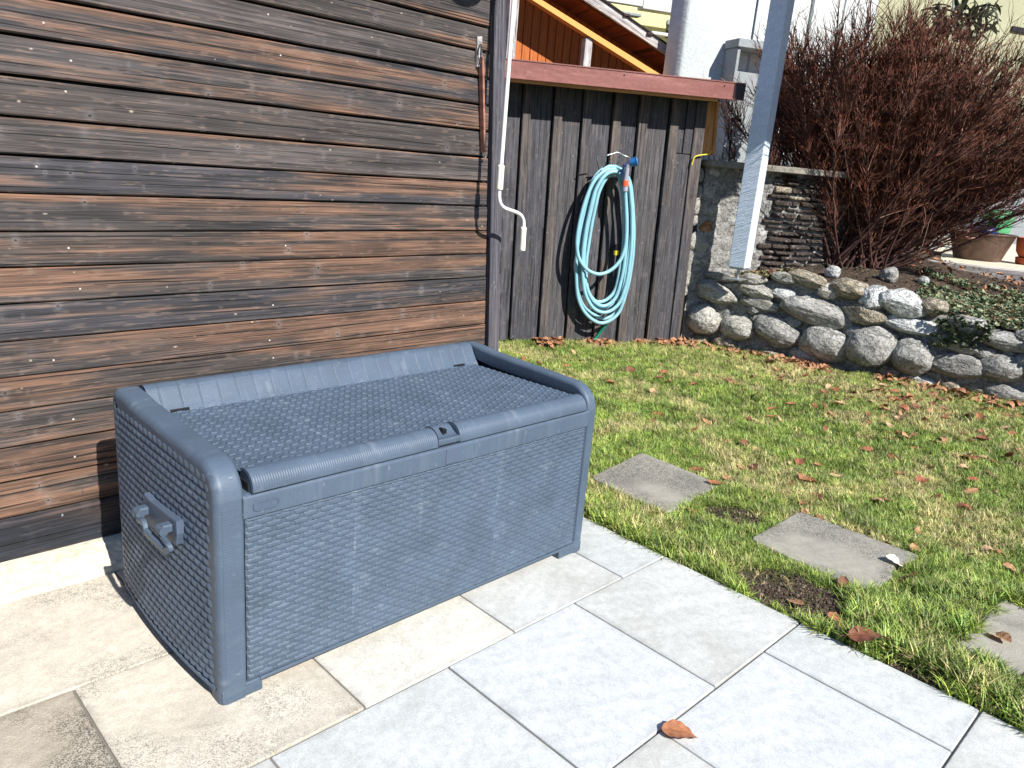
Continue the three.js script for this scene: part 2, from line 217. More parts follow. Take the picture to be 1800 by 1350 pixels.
// ------------------------------------------------------------------ ground
const onSide = (x, z, fr) => toFrame(fr, new THREE.Vector3(x, 0, z));
const EDGE = 2.155;                                                    // where the patio stops and the lawn starts
const lawnY = (x, z) => -0.012 + 0.022 * (fbm(x * 2.3, z * 2.3, 2, 7) - 0.5) * sstep(EDGE, EDGE + 0.3, x);
{
  const g = new THREE.PlaneGeometry(240, 240, 4, 4); g.rotateX(-Math.PI / 2); g.translate(0, -0.09, 0); boxUV(g, 1.2);
  structure('ground', g, M.soil);
  const l = grid(90, 110, (u, v) => { const x = mix(EDGE - 0.006, 9, u * u * 0.6 + u * 0.4), z = mix(3, -6, v); return [x, lawnY(x, z), z, x / 0.8, z / 0.8]; });
  structure('lawn', l, M.thatch);
}
{
  const patio = new THREE.Group(); patio.name = 'patio'; patio.userData = { kind: 'structure' }; scene.add(patio);
  const bed = shadowed(new THREE.Mesh(box(-3.5, EDGE - 0.004, -0.08, -0.006, -2.43, 3), M.joint)); bed.name = 'joint_bed'; patio.add(bed);
  const rows = [[-2.252, -1.768, [-2.34, -1.84, -1.34, -0.84, -0.34, 0.16, 0.66, 1.16, 1.66, EDGE]], [-1.768, -1.287, [-2.1, -1.6, -1.1, -0.6, -0.095, 0.409, 0.909, 1.414, 1.914, EDGE]], [-1.287, -0.785, [-2.34, -1.84, -1.34, -0.84, -0.34, 0.16, 0.66, 1.163, 1.665, EDGE]], [-0.785, -0.283, [-1.6, -1.1, -0.6, -0.095, 0.409, 0.91, 1.411, 1.92, EDGE]], [-0.283, 0.22, [-1.34, -0.84, -0.34, 0.16, 0.66, 1.16, 1.66, EDGE]], [0.22, 0.722, [-1.1, -0.6, -0.09, 0.41, 0.91, 1.41, 1.91, EDGE]]];
  rows.forEach(([z0, z1, xs], r) => {
    for (let i = 0; i + 1 < xs.length; i++) {
      const x0 = xs[i] + 0.0022, x1 = xs[i + 1] - 0.0022, a = z0 + 0.0024, b = z1 - 0.0024, dy = (hsh(i, r, 5) - 0.5) * 0.002;
      const g = box(x0, x1, -0.038, dy, a, b, 0.004); const fx = hsh(i, r, 1) > 0.5, fz = hsh(i, r, 2) > 0.5;
      setUV(g, (x, y, z) => { const u = (x - x0) / (x1 - x0) * Math.min(1, (x1 - x0) / 0.5), v = (z - a) / (b - a); return [fx ? 1 - u : u, fz ? 1 - v : v]; });
      const xm = (x0 + x1) / 2; let m;
      if (r === 0) m = M.tileB[1]; else if (r === 1) m = xm < 0.41 ? M.tileG : xm < 0.91 ? M.tileB[0] : xm < 1.42 ? M.tileL : M.tileW[i % 3]; else if (r === 2) m = M.tileW[(i + r) % 3]; else m = M.tileW[(i * 2 + r) % 3];
      if (r > 1 && xm < 0.2) m = M.tileL;
      const t = shadowed(new THREE.Mesh(g, m)); t.name = numbered('paving_tile'); patio.add(t);
    }
  });
}
{ // crumbling cement strip between paving and hut
  const g = grid(620, 36, (u, v) => {
    const x = mix(-1.2, 2.3, u), edge = -2.252 + 0.014 * (fbm(x * 9, 1, 3, 3) - 0.5) * 2, t = v; const z = mix(edge + 0.004, -2.425, t);
    const top = 0.044 + 0.008 * t + 0.006 * (fbm(x * 7, z * 7, 2, 8) - 0.5); const crumb = sstep(0.75, 0.05, t) * 0.028 * fbm(x * 38, z * 38, 4, 19) + 0.004 * sstep(0.55, 0.75, fbm(x * 60, z * 60, 2, 29)) * sstep(0.8, 0.3, t);
    const y = t < 0.04 ? mix(-0.004, top * 0.55, t / 0.04) : mix(top * 0.55, top, sstep(0.04, 0.45, t)) - crumb * sstep(0.0, 0.08, t);
    return [x, y, z, x / 2.6 + 0.5, z / 2.6];
  });
  structure('cement_strip', g, M.cement);
}

// ------------------------------------------------------------------ wooden hut
const WZ = -2.412;
const hutEnd = (y) => 2.263 - 0.0746 * (y - 0.515);                     // the old corner leans a little
{
  const hut = new Thing('wooden_hut', 'dark weathered wooden hut wall of wide horizontal planks behind the storage box', 'hut', 'world', [1, 0, WZ]);
  const Y = [0.187, 0.297, 0.399, 0.505, 0.601, 0.703, 0.806, 0.904, 1.0, 1.101, 1.197, 1.294, 1.394, 1.491, 1.589, 1.684, 1.772, 1.875, 1.975, 2.075, 2.18, 2.285, 2.39];
  for (let i = 0; i + 1 < Y.length; i++) {
    const gap = mix(0.0032, 0.0085, sstep(0.7, 1.6, Y[i + 1])), y0 = Y[i], y1 = Y[i + 1] - gap, h = y1 - y0, xa = -1.0, xb = hutEnd((y0 + y1) / 2) - 0.013 - 0.004 * rnd();
    const s = new THREE.Shape([[0, 0], [-0.021, 0], [-0.025, 0.004], [-0.0235, h * 0.5], [-0.021, h - 0.003], [-0.018, h], [0, h]].map((p) => new THREE.Vector2(...p)));
    const g = new THREE.ExtrudeGeometry(s, { depth: xb - xa, steps: 44, bevelEnabled: false }); g.rotateY(Math.PI / 2); g.translate(xa, y0, WZ - 0.001);
    const sv = rnd() * 50, st = i % NH, sh = rnd() * 0.05;
    jig(g, (p) => { const low = p.y < y0 + h * 0.5; p.y += (low ? 0.0022 : 0.0018) * (fbm(p.x * 5, sv + (low ? 0 : 9), 3, 2) - 0.5) * 2; if (p.z > WZ + 0.01) p.z += 0.004 * (fbm(p.x * 1.5, sv, 2, 6) - 0.5); });
    const q = g.index ? g.toNonIndexed() : g; q.computeVertexNormals();
    setUV(q, (x, y) => [(x + 1) / 3.4 + sh, (st + 0.06 + 0.88 * clamp((y - y0) / h)) / NH]);
    hut.add('plank', q, M.hut);
  }
  hut.add('backing_wall', box(-1.0, 2.24, 0.05, 2.4, WZ - 0.12, WZ - 0.006), M.dark);
  // sill: sloped ledge, dark board, drip strip
  const sill = new THREE.Shape([[0, 0], [-0.016, 0], [-0.018, 0.052], [-0.024, 0.056], [-0.026, 0.118], [-0.010, 0.132], [0, 0.132]].map((p) => new THREE.Vector2(...p)));
  const sg = new THREE.ExtrudeGeometry(sill, { depth: 3.24, steps: 20, bevelEnabled: false }); sg.rotateY(Math.PI / 2); sg.translate(-1, 0.052, WZ + 0.004);
  setUV(sg, (x, y) => [(x + 1) / 3.3 + 0.02, (17 + 0.1 + 0.8 * clamp((y - 0.05) / 0.14)) / NH]);
  M.sill = M.hut.clone(); M.sill.color = hex(158, 172, 196);
  hut.add('sill', sg, M.sill);
  const pb = [hutEnd(0), 0.0], pt = [hutEnd(2.4), 2.4];
  const post = board([[pb[0], pb[1]], [pb[0] + 0.062, 0], [pt[0] + 0.062, 2.4], [pt[0], 2.4]], WZ - 0.06, WZ + 0.036, 0.004);
  setUV(post, (x, y, z, nx) => [y / 2.6, (9 + 0.1 + 0.8 * clamp(Math.abs(nx) > 0.6 ? (z - WZ + 0.06) / 0.1 : (x - hutEnd(y)) / 0.062)) / NS]);
  M.cornerPost = M.shed.clone(); M.cornerPost.color = rgb(1.2, 1.22, 1.3);
  hut.add('corner_post', post, M.cornerPost);
}
// ------------------------------------------------------------------ garden shed with board-and-batten front
{
  const sh = new Thing('garden_shed', 'dark grey board and batten garden shed with a brown metal roof edge behind the lawn', 'shed', 'shed', [0.7, 0, 0]);
  const lean = (s, y) => s - 0.041 * (y / 1.58) ;                        // boards lean a hair, as the photo shows
  // each piece: bottom s range; batten or board
  const bat = [[0.108, 0.165], [0.338, 0.40], [0.556, 0.622], [0.79, 0.852], [0.995, 1.062], [1.247, 1.319], [1.452, 1.54]];
  let prev = -0.35; const H = 1.83; let k = 0;
  const put = (name, a, b, z0, z1, y0, strip, y1 = H) => { const g = board([[lean(a, y0), y0], [lean(b, y0), y0], [lean(b, y1), y1], [lean(a, y1), y1]], z0, z1, 0.0025); const o = rnd(); setUV(g, (x, y, z, nx) => [y / 2.2 + o, (strip + 0.1 + 0.8 * clamp((x + 0.041 * (y / 1.58) - a) / Math.max(b - a, 0.16))) / NS]); sh.add(name, g, M.shed); };
  bat.forEach(([a, b], i) => {
    put('board', prev + 0.004, a - 0.006, -0.018, 0.004 - (i % 2) * 0.003, rr(-0.02, 0.015), (k++) % 10);
    if (i === 5) { put('batten', a, b, 0.0, 0.036, 0.012, 10 + i % 6); put('board', b + 0.005, 1.446, -0.012, 0.022, 0.01, (k++) % 10, 1.44); prev = b; put('board', b + 0.004, b + 0.06, -0.018, 0.012, 1.445, 4); put('board', b + 0.066, 1.452, -0.018, 0.02, 1.445, 6); prev = 1.452; return; }
    put('batten', a, b, 0.0, 0.034, rr(-0.01, 0.012), 10 + i % 6); prev = b - 0.012;
  });
  sh.add('backing_wall', box(-0.35, 1.5, -0.02, 1.83, -0.14, -0.022), M.dark);
  sh.add('side_wall', box(1.44, 1.5, -0.02, 1.8, -1.6, -0.145), M.shed);
  // roof edge: metal fascia, timber behind, roof sheet
  const o = 0.235, L0 = [-0.62, 1.905], L1 = S(1310, 148, o), B0 = [-0.62, 1.797], B1 = S(1307, 176, o);
  const fas = board([[B0[0], B0[1]], [B1[0], B1[1]], [L1[0], L1[1]], [L0[0], L0[1]]], o - 0.006, o + 0.004, 0.0015);
  setUV(fas, (x, y) => [x / 1.4, (y - 1.79) / 0.16]); sh.add('metal_fascia', fas, M.fascia);
  const cap = board([[L0[0], L0[1] - 0.002], [L1[0], L1[1] - 0.002], [L1[0], L1[1] + 0.006], [L0[0], L0[1] + 0.006]], o - 0.02, o + 0.009, 0.001); setUV(cap, (x, y) => [x / 1.4, 0.5]); sh.add('fascia_lip', cap, M.fascia);
  const dl = board([[B0[0], B0[1] - 0.005], [B1[0], B1[1] - 0.005], [B1[0], B1[1] + 0.003], [B0[0], B0[1] + 0.003]], o - 0.01, o + 0.008, 0.001); setUV(dl, (x, y) => [x / 1.4, 0.5]); sh.add('drip_edge', dl, M.fascia);
  // gutter end: dark return at the open right end
  const e0 = S(1291, 147, o), e1 = S(1287, 175, o);
  sh.add('fascia_end', board([[e1[0], e1[1]], [B1[0] - 0.004, B1[1] + 0.001], [L1[0] + 0.004, L1[1] - 0.001], [e0[0], e0[1]]], o + 0.005, o + 0.008, 0.001), std({ color: hex(38, 22, 28), roughness: 0.4 }));
  const ev = board([[B0[0], B0[1] - 0.024], [1.46, B0[1] + (B1[1] - B0[1]) * 0.93 - 0.026], [1.46, B0[1] + (B1[1] - B0[1]) * 0.93 - 0.002], [B0[0], B0[1] - 0.002]], o - 0.05, o - 0.012, 0.002); setUV(ev, (x, y) => [x / 2.2, 0.3 + (y % 0.12)]); sh.add('eaves_board', ev, M.pale);
  sh.add('soffit', box(-0.6, 1.5, 1.822, 1.834, -0.02, o - 0.052), M.shed);
  const rf = board([[L0[0], L0[1] - 0.03], [L1[0], L1[1] - 0.03], [L1[0], L1[1] - 0.012], [L0[0], L0[1] - 0.012]], -1.7, o - 0.022, 0); sh.add('roof', rf, M.fascia);
  for (const [px, py] of [[1097, 132], [1273, 151]]) { const p = S(px, py, o); const c = new THREE.CylinderGeometry(0.005, 0.006, 0.006, 8); c.rotateX(Math.PI / 2); c.translate(p[0], p[1], o + 0.006); sh.add('screw', c, M.black); }
  // pale timber end cheek and its edge strip
  const c0 = S(1229, 176, 0.01), c1 = S(1258, 178, 0.01), c2 = S(1250, 272, 0.01), c3 = S(1221, 270, 0.01);
  const ck = board([[c3[0], c3[1]], [c2[0], c2[1]], [c1[0], c1[1]], [c0[0], c0[1]]], -0.03, 0.012, 0.002); setUV(ck, (x, y) => [y / 2.2, (3 + 0.1 + 0.8 * clamp((x - c3[0]) / 0.16)) / 8]); sh.add('end_cheek', ck, M.pale);
  const es = board([[c2[0] + 0.001, c2[1]], [c2[0] + 0.022, c2[1]], [c1[0] + 0.022, c1[1]], [c1[0] + 0.001, c1[1]]], -0.04, 0.028, 0.002); setUV(es, (x, y) => [y / 2.2, 0.05]); sh.add('edge_strip', es, M.pale);
  const y0 = S(1216, 290, 0.05), y1 = S(1222, 276, 0.06), y2 = S(1248, 270, 0.05);
  sh.add('yellow_cord', tube([[y0[0], y0[1], 0.05], [y1[0], y1[1], 0.055], [y2[0], y2[1], 0.05], [y2[0] + 0.015, y2[1] + 0.02, 0.04]], 0.005, 20, 5), M.yellow);
}
// ------------------------------------------------------------------ outbuilding with timber gable behind the shed
{
  const OW = -4.5, OB = -3.89, OR = -3.72;
  const ob = new Thing('timber_outbuilding', 'outbuilding with an orange boarded gable and weathered barge board above the shed roof', 'building', 'shed', [1.4, 0, OW]);
  const a = S(880, 60, OW), b = S(1200, 60, OW); let x = a[0] - 0.9, k = 0; const rl0 = S(1027, 8, OW), rl1 = S(1195, 120, OW), roofY = (s) => rl0[1] + (rl1[1] - rl0[1]) / (rl1[0] - rl0[0]) * (s - rl0[0]);
  while (x < b[0]) { const w = 0.108; const g = board([[x + 0.004, 1.2], [x + w - 0.004, 1.2], [x + w - 0.004, roofY(x + w)], [x + 0.004, roofY(x)]], OW - 0.02, OW, 0.003); const st = k++ % 8, oo = rnd(); setUV(g, (X, Y) => [Y / 2.2 + oo, (st + 0.1 + 0.8 * clamp((X - x) / w)) / 8]); ob.add('gable_board', g, M.gable); x += w; }
  ob.add('gable_backing', board([[a[0] - 0.9, 0], [b[0], 0], [b[0], roofY(b[0])], [a[0] - 0.9, roofY(a[0] - 0.9)]], OW - 0.2, OW - 0.024, 0), M.dark);
  // sloping members between two picture lines at depth off
  const ext = (p, q, t) => [p[0] + (q[0] - p[0]) * t, p[1] + (q[1] - p[1]) * t];
  const slope = (name, pts, off, th, mat, t0 = -0.6, t1 = 1.25, sc = 2.2, st = 2) => { const [ua, ub, la, lb] = pts.map(([px, py]) => S(px, py, off)); const g = board([ext(la, lb, t0), ext(la, lb, t1), ext(ua, ub, t1), ext(ua, ub, t0)], off - th, off, 0.004); const A = Math.atan2(ub[1] - ua[1], ub[0] - ua[0]); setUV(g, (X, Y) => { const u = (X - ua[0]) * Math.cos(A) + (Y - ua[1]) * Math.sin(A), v = -(X - ua[0]) * Math.sin(A) + (Y - ua[1]) * Math.cos(A); return [u / sc, 0.5 + v * 1.6]; }); ob.add(name, g, mat); };
  slope('barge_board', [[1060, 0], [1195, 92], [1027, 0], [1195, 112]], OB, 0.05, M.grey, -0.8, 1.3, 2.4);
  slope('roof_edge', [[1066, 0], [1198, 93], [1060, 0], [1195, 94]], OB + 0.02, 0.9, std({ color: hex(40, 34, 34), roughness: 0.9 }), -0.8, 1.3);
  slope('soffit', [[1020, -2], [1195, 112], [1012, -3], [1190, 113]], OB - 0.052, 0.55, M.soffit, -0.8, 1.3);
  slope('rafter', [[953, 0], [1160, 130], [935, 0], [1140, 130]], OR, 0.12, M.beam, -0.6, 1.25);
  const pst = (x0, x1, yb, yt, off, nm) => { const p = S(x0, yb, off), q = S(x1, yb, off), r = S((x0 + x1) / 2, yt, off); const g = box(p[0], q[0], p[1] - 1.2, r[1], off - 0.12, off, 0.005); setUV(g, (X, Y) => [Y / 2.4, 0.4 + (X - p[0])]); ob.add(nm, g, M.grey); };
  pst(1025, 1038, 115, 66, OR - 0.03, 'support_post'); pst(889, 905, 108, -60, OR - 0.03, 'support_post');
  for (const [px, py] of [[1102, 26], [1143, 59], [1178, 82]]) { const p = S(px, py, OB); ob.add('roof_tile', box(p[0] - 0.05, p[0] + 0.03, p[1] - 0.02, p[1] + 0.008, OB - 0.1, OB + 0.03, 0.004), std({ color: hex(58, 44, 42), roughness: 0.9 })); }
}
// ------------------------------------------------------------------ white building with rounded corner, yellow house, far apartments
{
  const plaster = (c, s) => std({ ...tex(256, 256, (u, v) => { const a = fbm(u * 5, v * 5, 3, s), b = vn(u * 110, v * 110, s + 3), k = 0.96 + 0.07 * (a - 0.5) + 0.06 * (b - 0.5); return [c[0] * k, c[1] * k, c[2] * k, b]; }), bumpScale: 0.002, roughness: 0.85 });
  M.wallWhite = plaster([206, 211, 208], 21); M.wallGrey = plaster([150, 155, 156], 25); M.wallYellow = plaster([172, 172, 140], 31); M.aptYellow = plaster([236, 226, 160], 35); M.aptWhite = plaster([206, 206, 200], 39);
  const W = -3.4, L = S(1315, 100, W)[0];
  const wb = new Thing('white_building', 'pale building with a rounded corner and tall wall panels behind the shrub', 'building', 'shed', [L + 1, 0, W]);
  const cl = S(1201, 60, W)[0], cc = grid(24, 2, (u, v) => { const s = mix(cl, L - 0.004, u), t = 1 - u; return [s, 9 * v, W - 0.16 * t * t - 0.22 * sstep(0.9, 1, t) * (t - 0.9) * 10, s / 2, v * 4.5]; }); wb.add('rounded_corner', cc, M.wallWhite);
  const js = [1315, 1397, 1412, 1466, 1525].map((px) => S(px, 120, W)[0]);
  for (let i = 0; i + 1 < js.length; i++) { const g = box(js[i] + 0.008, js[i + 1] - 0.008, 0, 9, W - 0.4, W - 0.01 - (i === 1 ? 0.04 : 0), 0.01); boxUV(g, 2); wb.add('wall_panel', g, M.wallWhite); }
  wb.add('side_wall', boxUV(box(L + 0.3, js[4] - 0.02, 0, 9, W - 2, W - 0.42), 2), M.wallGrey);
  const k0 = S(1300, 66, W + 0.3), k1 = S(1393, 80, W + 0.3), k2 = S(1301, 79, W + 0.3);
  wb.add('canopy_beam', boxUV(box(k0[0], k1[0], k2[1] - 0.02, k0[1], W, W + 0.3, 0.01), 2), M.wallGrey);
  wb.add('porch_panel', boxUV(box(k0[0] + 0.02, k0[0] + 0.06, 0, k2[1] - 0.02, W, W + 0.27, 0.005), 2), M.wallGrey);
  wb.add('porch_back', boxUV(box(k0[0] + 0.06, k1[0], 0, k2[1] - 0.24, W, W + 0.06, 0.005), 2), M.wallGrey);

  const YW = -6.9, y0 = S(1527, 100, YW)[0];
  const yb = new Thing('pale_yellow_house', 'pale yellow-green house wall rising behind the top of the bare shrub', 'house', 'shed', [y0 + 2, 0, YW]);
  yb.add('wall', boxUV(box(y0 - 0.6, y0 + 9, 0, 9, YW - 0.3, YW), 2), M.wallYellow);
  const w0 = S(1778, 46, YW), w1 = S(1840, 66, YW);
  yb.add('window', box(w0[0], w1[0] + 0.6, w1[1], w0[1], YW + 0.002, YW + 0.04), M.black);
  const bl = S(1690, 300, YW + 1.6), br = S(1900, 420, YW + 1.6);
  const gw = new Thing('grey_garden_wall', 'smooth blue-grey garden wall behind the tubs and twigs', 'wall', 'shed', [bl[0] + 1, 0, YW + 1.6]);
  gw.add('wall', boxUV(box(bl[0], br[0] + 2, 0, S(1760, 262, YW + 1.6)[1], YW + 1.3, YW + 1.6, 0.01), 2), M.wallGrey);

  const A = -19;
  const ap = new Thing('apartment_building', 'distant yellow apartment building with white balconies above the timber gable roof', 'building', 'shed', [S(1140, 40, A)[0], 0, A]);
  const R = (name, px0, py0, px1, py1, off, th, mat, r = 0.02) => { const p = S(px0, py0, off), q = S(px1, py1, off); const g = box(Math.min(p[0], q[0]), Math.max(p[0], q[0]), Math.min(p[1], q[1]), Math.max(p[1], q[1]), off - th, off, r); boxUV(g, 2); return ap.add(name, g, mat); };
  R('wall', 1040, -260, 1420, 300, A, 0.5, M.aptYellow);
  R('balcony_front', 1060, -60, 1130, 12, A + 2.3, 0.2, M.aptWhite); R('balcony_base', 1062, 14, 1128, 30, A + 2.2, 0.3, M.wallGrey);
  R('balcony_front', 1132, -60, 1186, 14, A + 1.6, 0.15, M.aptWhite); R('balcony_front', 1187, -60, 1260, 8, A + 1.6, 0.15, M.aptWhite);
  R('balcony_base', 1130, 15, 1260, 19, A + 1.65, 0.4, M.aptWhite);
  const wn = R('window', 1174, 34, 1208, 72, A + 0.04, 0.03, M.black); const wf = S(1174, 50, A + 0.06), wg = S(1208, 54, A + 0.06);
  ap.add('window_bar', box(wf[0], wg[0], wf[1] - 0.06, wf[1] + 0.02, A + 0.042, A + 0.07), M.aptWhite, wn);
  const sb = S(1174, 34, A + 0.05), se = S(1208, 48, A + 0.05); ap.add('roller_blind', box(sb[0], se[0], se[1], sb[1], A + 0.042, A + 0.06), M.wallGrey, wn);
  const r0 = S(1146, 54, A + 1.7), r1 = S(1215, 70, A + 1.7); ap.add('balcony_rail', board([[r0[0], r0[1] - 0.09], [r1[0], r0[1] - 0.09], [r1[0], r0[1]], [r0[0], r0[1]]], A + 1.6, A + 1.7, 0.01), M.aptWhite);
  R('balcony_front', 1150, 72, 1260, 160, A + 1.7, 0.15, M.aptWhite);
}

// ------------------------------------------------------------------ stones
const stoneGeo = [];
for (let k = 0; k < 12; k++) {
  const round = k < 6, g0 = new THREE.IcosahedronGeometry(1, 14); g0.deleteAttribute('uv'); g0.deleteAttribute('normal');
  const g = mergeVertices(g0, 1e-4), o = k * 13.7, cuts = [];
  for (let c = 0; c < (round ? 2 : 7); c++) cuts.push([new THREE.Vector3(rr(-1, 1), rr(-1, 1), rr(-0.6, 1)).normalize(), rr(round ? 0.88 : 0.66, round ? 0.97 : 0.86)]);
  jig(g, (v) => {
    const n = v.clone(); let r = 1 + (round ? 0.18 : 0.3) * (fbm3(n.x * 1.3 + o, n.y * 1.3, n.z * 1.3, 2, k) - 0.5) * 2; v.multiplyScalar(r);
    for (const [d, q] of cuts) { const e = v.dot(d) - q; if (e > 0) v.addScaledVector(d, -e * 0.86); }
    v.addScaledVector(n, 0.1 * (fbm3(n.x * 5 + o, n.y * 5, n.z * 5, 3, k + 9) - 0.5) + 0.045 * (fbm3(n.x * 15 + o, n.y * 15, n.z * 15, 2, k + 19) - 0.5));
  });
  const h = g.toNonIndexed(); h.deleteAttribute('normal'); const hh = mergeVertices(h); hh.computeVertexNormals(); const g2 = hh.toNonIndexed();
  setUV(g2, (x, y, z, a, b, c) => Math.abs(c) > 0.55 ? [x * 0.3 + o, y * 0.3] : Math.abs(b) > 0.6 ? [x * 0.3, z * 0.3 + o] : [z * 0.3 + o, y * 0.3]);
  stoneGeo.push(g2);
}
const stoneAt = (thing, fr, px, py, hw, hh, rot, geo, mat, off = 0.02, dep = 1) => { // px half sizes in photo pixels
  const p = at(fr, px, py, off), q = toPx(toWorld(fr, p)), m = q[2] / FPX; const s = shadowed(new THREE.Mesh(stoneGeo[geo], mat)); s.name = 'stone';
  const f = frames[fr], cosv = Math.abs(f.x.dot(CR)); s.scale.set(hw * m / Math.max(cosv, 0.55), hh * m * 1.03, Math.min(hw, hh) * m * 0.95 * dep); s.rotation.z = -rot * Math.PI / 180; s.rotation.y = 0;
  s.position.set(p[0] - thing.base[0], p[1] - thing.base[1], p[2] - thing.base[2]); thing.g.add(s); return s;
};
const wallTop = (s) => { const T = [[-0.4, 0.47], [0.0, 0.52], [0.17, 0.56], [0.5, 0.625], [1.1, 0.63], [1.45, 0.575], [1.71, 0.525], [2.1, 0.475], [4, 0.42]]; for (let i = 0; i + 1 < T.length; i++) if (s < T[i + 1][0]) return mix(T[i][1], T[i + 1][1], clamp((s - T[i][0]) / (T[i + 1][0] - T[i][0]))); return 0.42; };
{
  const w = new Thing('low_stone_wall', 'low retaining wall of round grey fieldstones in mortar along the edge of the lawn', 'stone wall', 'wall', [1, 0, 0]);
  const g = grid(220, 44, (u, v) => { const s = mix(-0.32, 4.2, u); if (v < 0.72) { const t = v / 0.72, y = mix(-0.06, wallTop(s) - 0.035, t); const e = 0.05 * (fbm(s * 5, y * 6, 3, 4) - 0.5) + 0.02 * (fbm(s * 22, y * 22, 2, 5) - 0.5); return [s, y, -0.042 + e - 0.035 * t, s / 0.6, y / 0.6]; } const t = (v - 0.72) / 0.28; return [s, wallTop(s) - 0.035 + 0.02 * (fbm(s * 8, t * 4, 2, 8) - 0.5), -0.085 - 0.42 * t, s / 0.6, t]; }, false);
  w.add('mortar', g, M.mortar);
  // [x, y, half width, half height, tilt, shape, material] read off the photo crop at 2.903x from (1180, 400)
  const L = [[215, 328, 108, 52, 18, 7, 1], [165, 468, 82, 72, 0, 0, 1], [335, 512, 84, 58, -4, 1, 1], [535, 527, 108, 66, 14, 2, 0], [455, 390, 92, 34, 8, 8, 1], [440, 325, 82, 42, 6, 9, 1], [570, 338, 56, 28, 4, 10, 3], [718, 430, 155, 66, 10, 11, 0], [787, 592, 108, 90, 6, 3, 0], [1015, 605, 112, 100, -4, 4, 0], [1225, 656, 94, 88, 8, 5, 0], [1452, 596, 98, 40, 4, 9, 0], [1462, 704, 124, 66, 0, 8, 0], [1685, 716, 97, 66, -3, 2, 0], [1215, 495, 122, 44, 8, 10, 3], [988, 442, 92, 58, 14, 7, 2], [905, 312, 100, 48, 8, 6, 2], [700, 266, 92, 36, 10, 9, 2], [578, 256, 60, 30, 6, 8, 1], [1165, 388, 102, 66, 12, 11, 3], [1330, 404, 74, 42, 4, 6, 2], [1030, 362, 60, 66, 0, 10, 3], [412, 268, 66, 32, 0, 7, 1], [252, 250, 78, 24, 2, 8, 0], [80, 296, 44, 46, 0, 9, 1], [44, 478, 36, 92, 0, 11, 1], [128, 578, 64, 36, 6, 10, 2], [266, 582, 62, 42, 0, 6, 2], [402, 632, 46, 28, 8, 7, 2], [505, 640, 52, 34, 0, 9, 2], [682, 655, 78, 40, 6, 2, 0], [935, 537, 52, 36, -10, 1, 0], [450, 462, 42, 20, -16, 8, 0], [1105, 742, 48, 38, 20, 10, 2], [1262, 780, 72, 28, 4, 7, 3], [1420, 808, 58, 36, 6, 6, 2], [1572, 830, 66, 26, 6, 9, 2], [1705, 585, 108, 46, 4, 11, 0], [1500, 502, 100, 50, 4, 6, 0], [1795, 690, 40, 46, 0, 3, 0], [1725, 850, 110, 50, 3, 2, 0], [1840, 560, 70, 40, 0, 8, 0], [795, 330, 44, 40, 0, 11, 1], [620, 480, 40, 30, 20, 10, 0], [1110, 560, 36, 30, 0, 7, 0], [1330, 640, 30, 40, 0, 9, 0], [1600, 640, 44, 30, 8, 10, 0], [1900, 720, 90, 70, 4, 1, 0], [560, 590, 50, 30, 0, 6, 0]];
  for (let i = 0; i < 38; i++) L.push([1180 * 0 + rr(20, 1800), 0, 0, 0, 0, 0, 0]);
  for (let i = L.length - 38; i < L.length; i++) { const q = L[i], t = clamp(q[0] / 1800), lo = mix(620, 850, t), hi = mix(345, 560, t); q[1] = mix(hi, lo, rnd()); q[2] = rr(14, 34); q[3] = rr(10, 24); q[4] = rr(-25, 25); q[5] = 6 + Math.floor(rnd() * 6); q[6] = [0, 0, 1, 0, 1][Math.floor(rnd() * 5)]; }
  for (const [x, y, hw, hh, rot, k, m] of L) stoneAt(w, 'wall', 1180 + x / 2.903, 400 + y / 2.903, hw / 2.903, hh / 2.903, rot, k, M.stone[m], hh > 55 ? -0.03 : -0.045, hh > 55 ? 1.05 : 1.2);
}
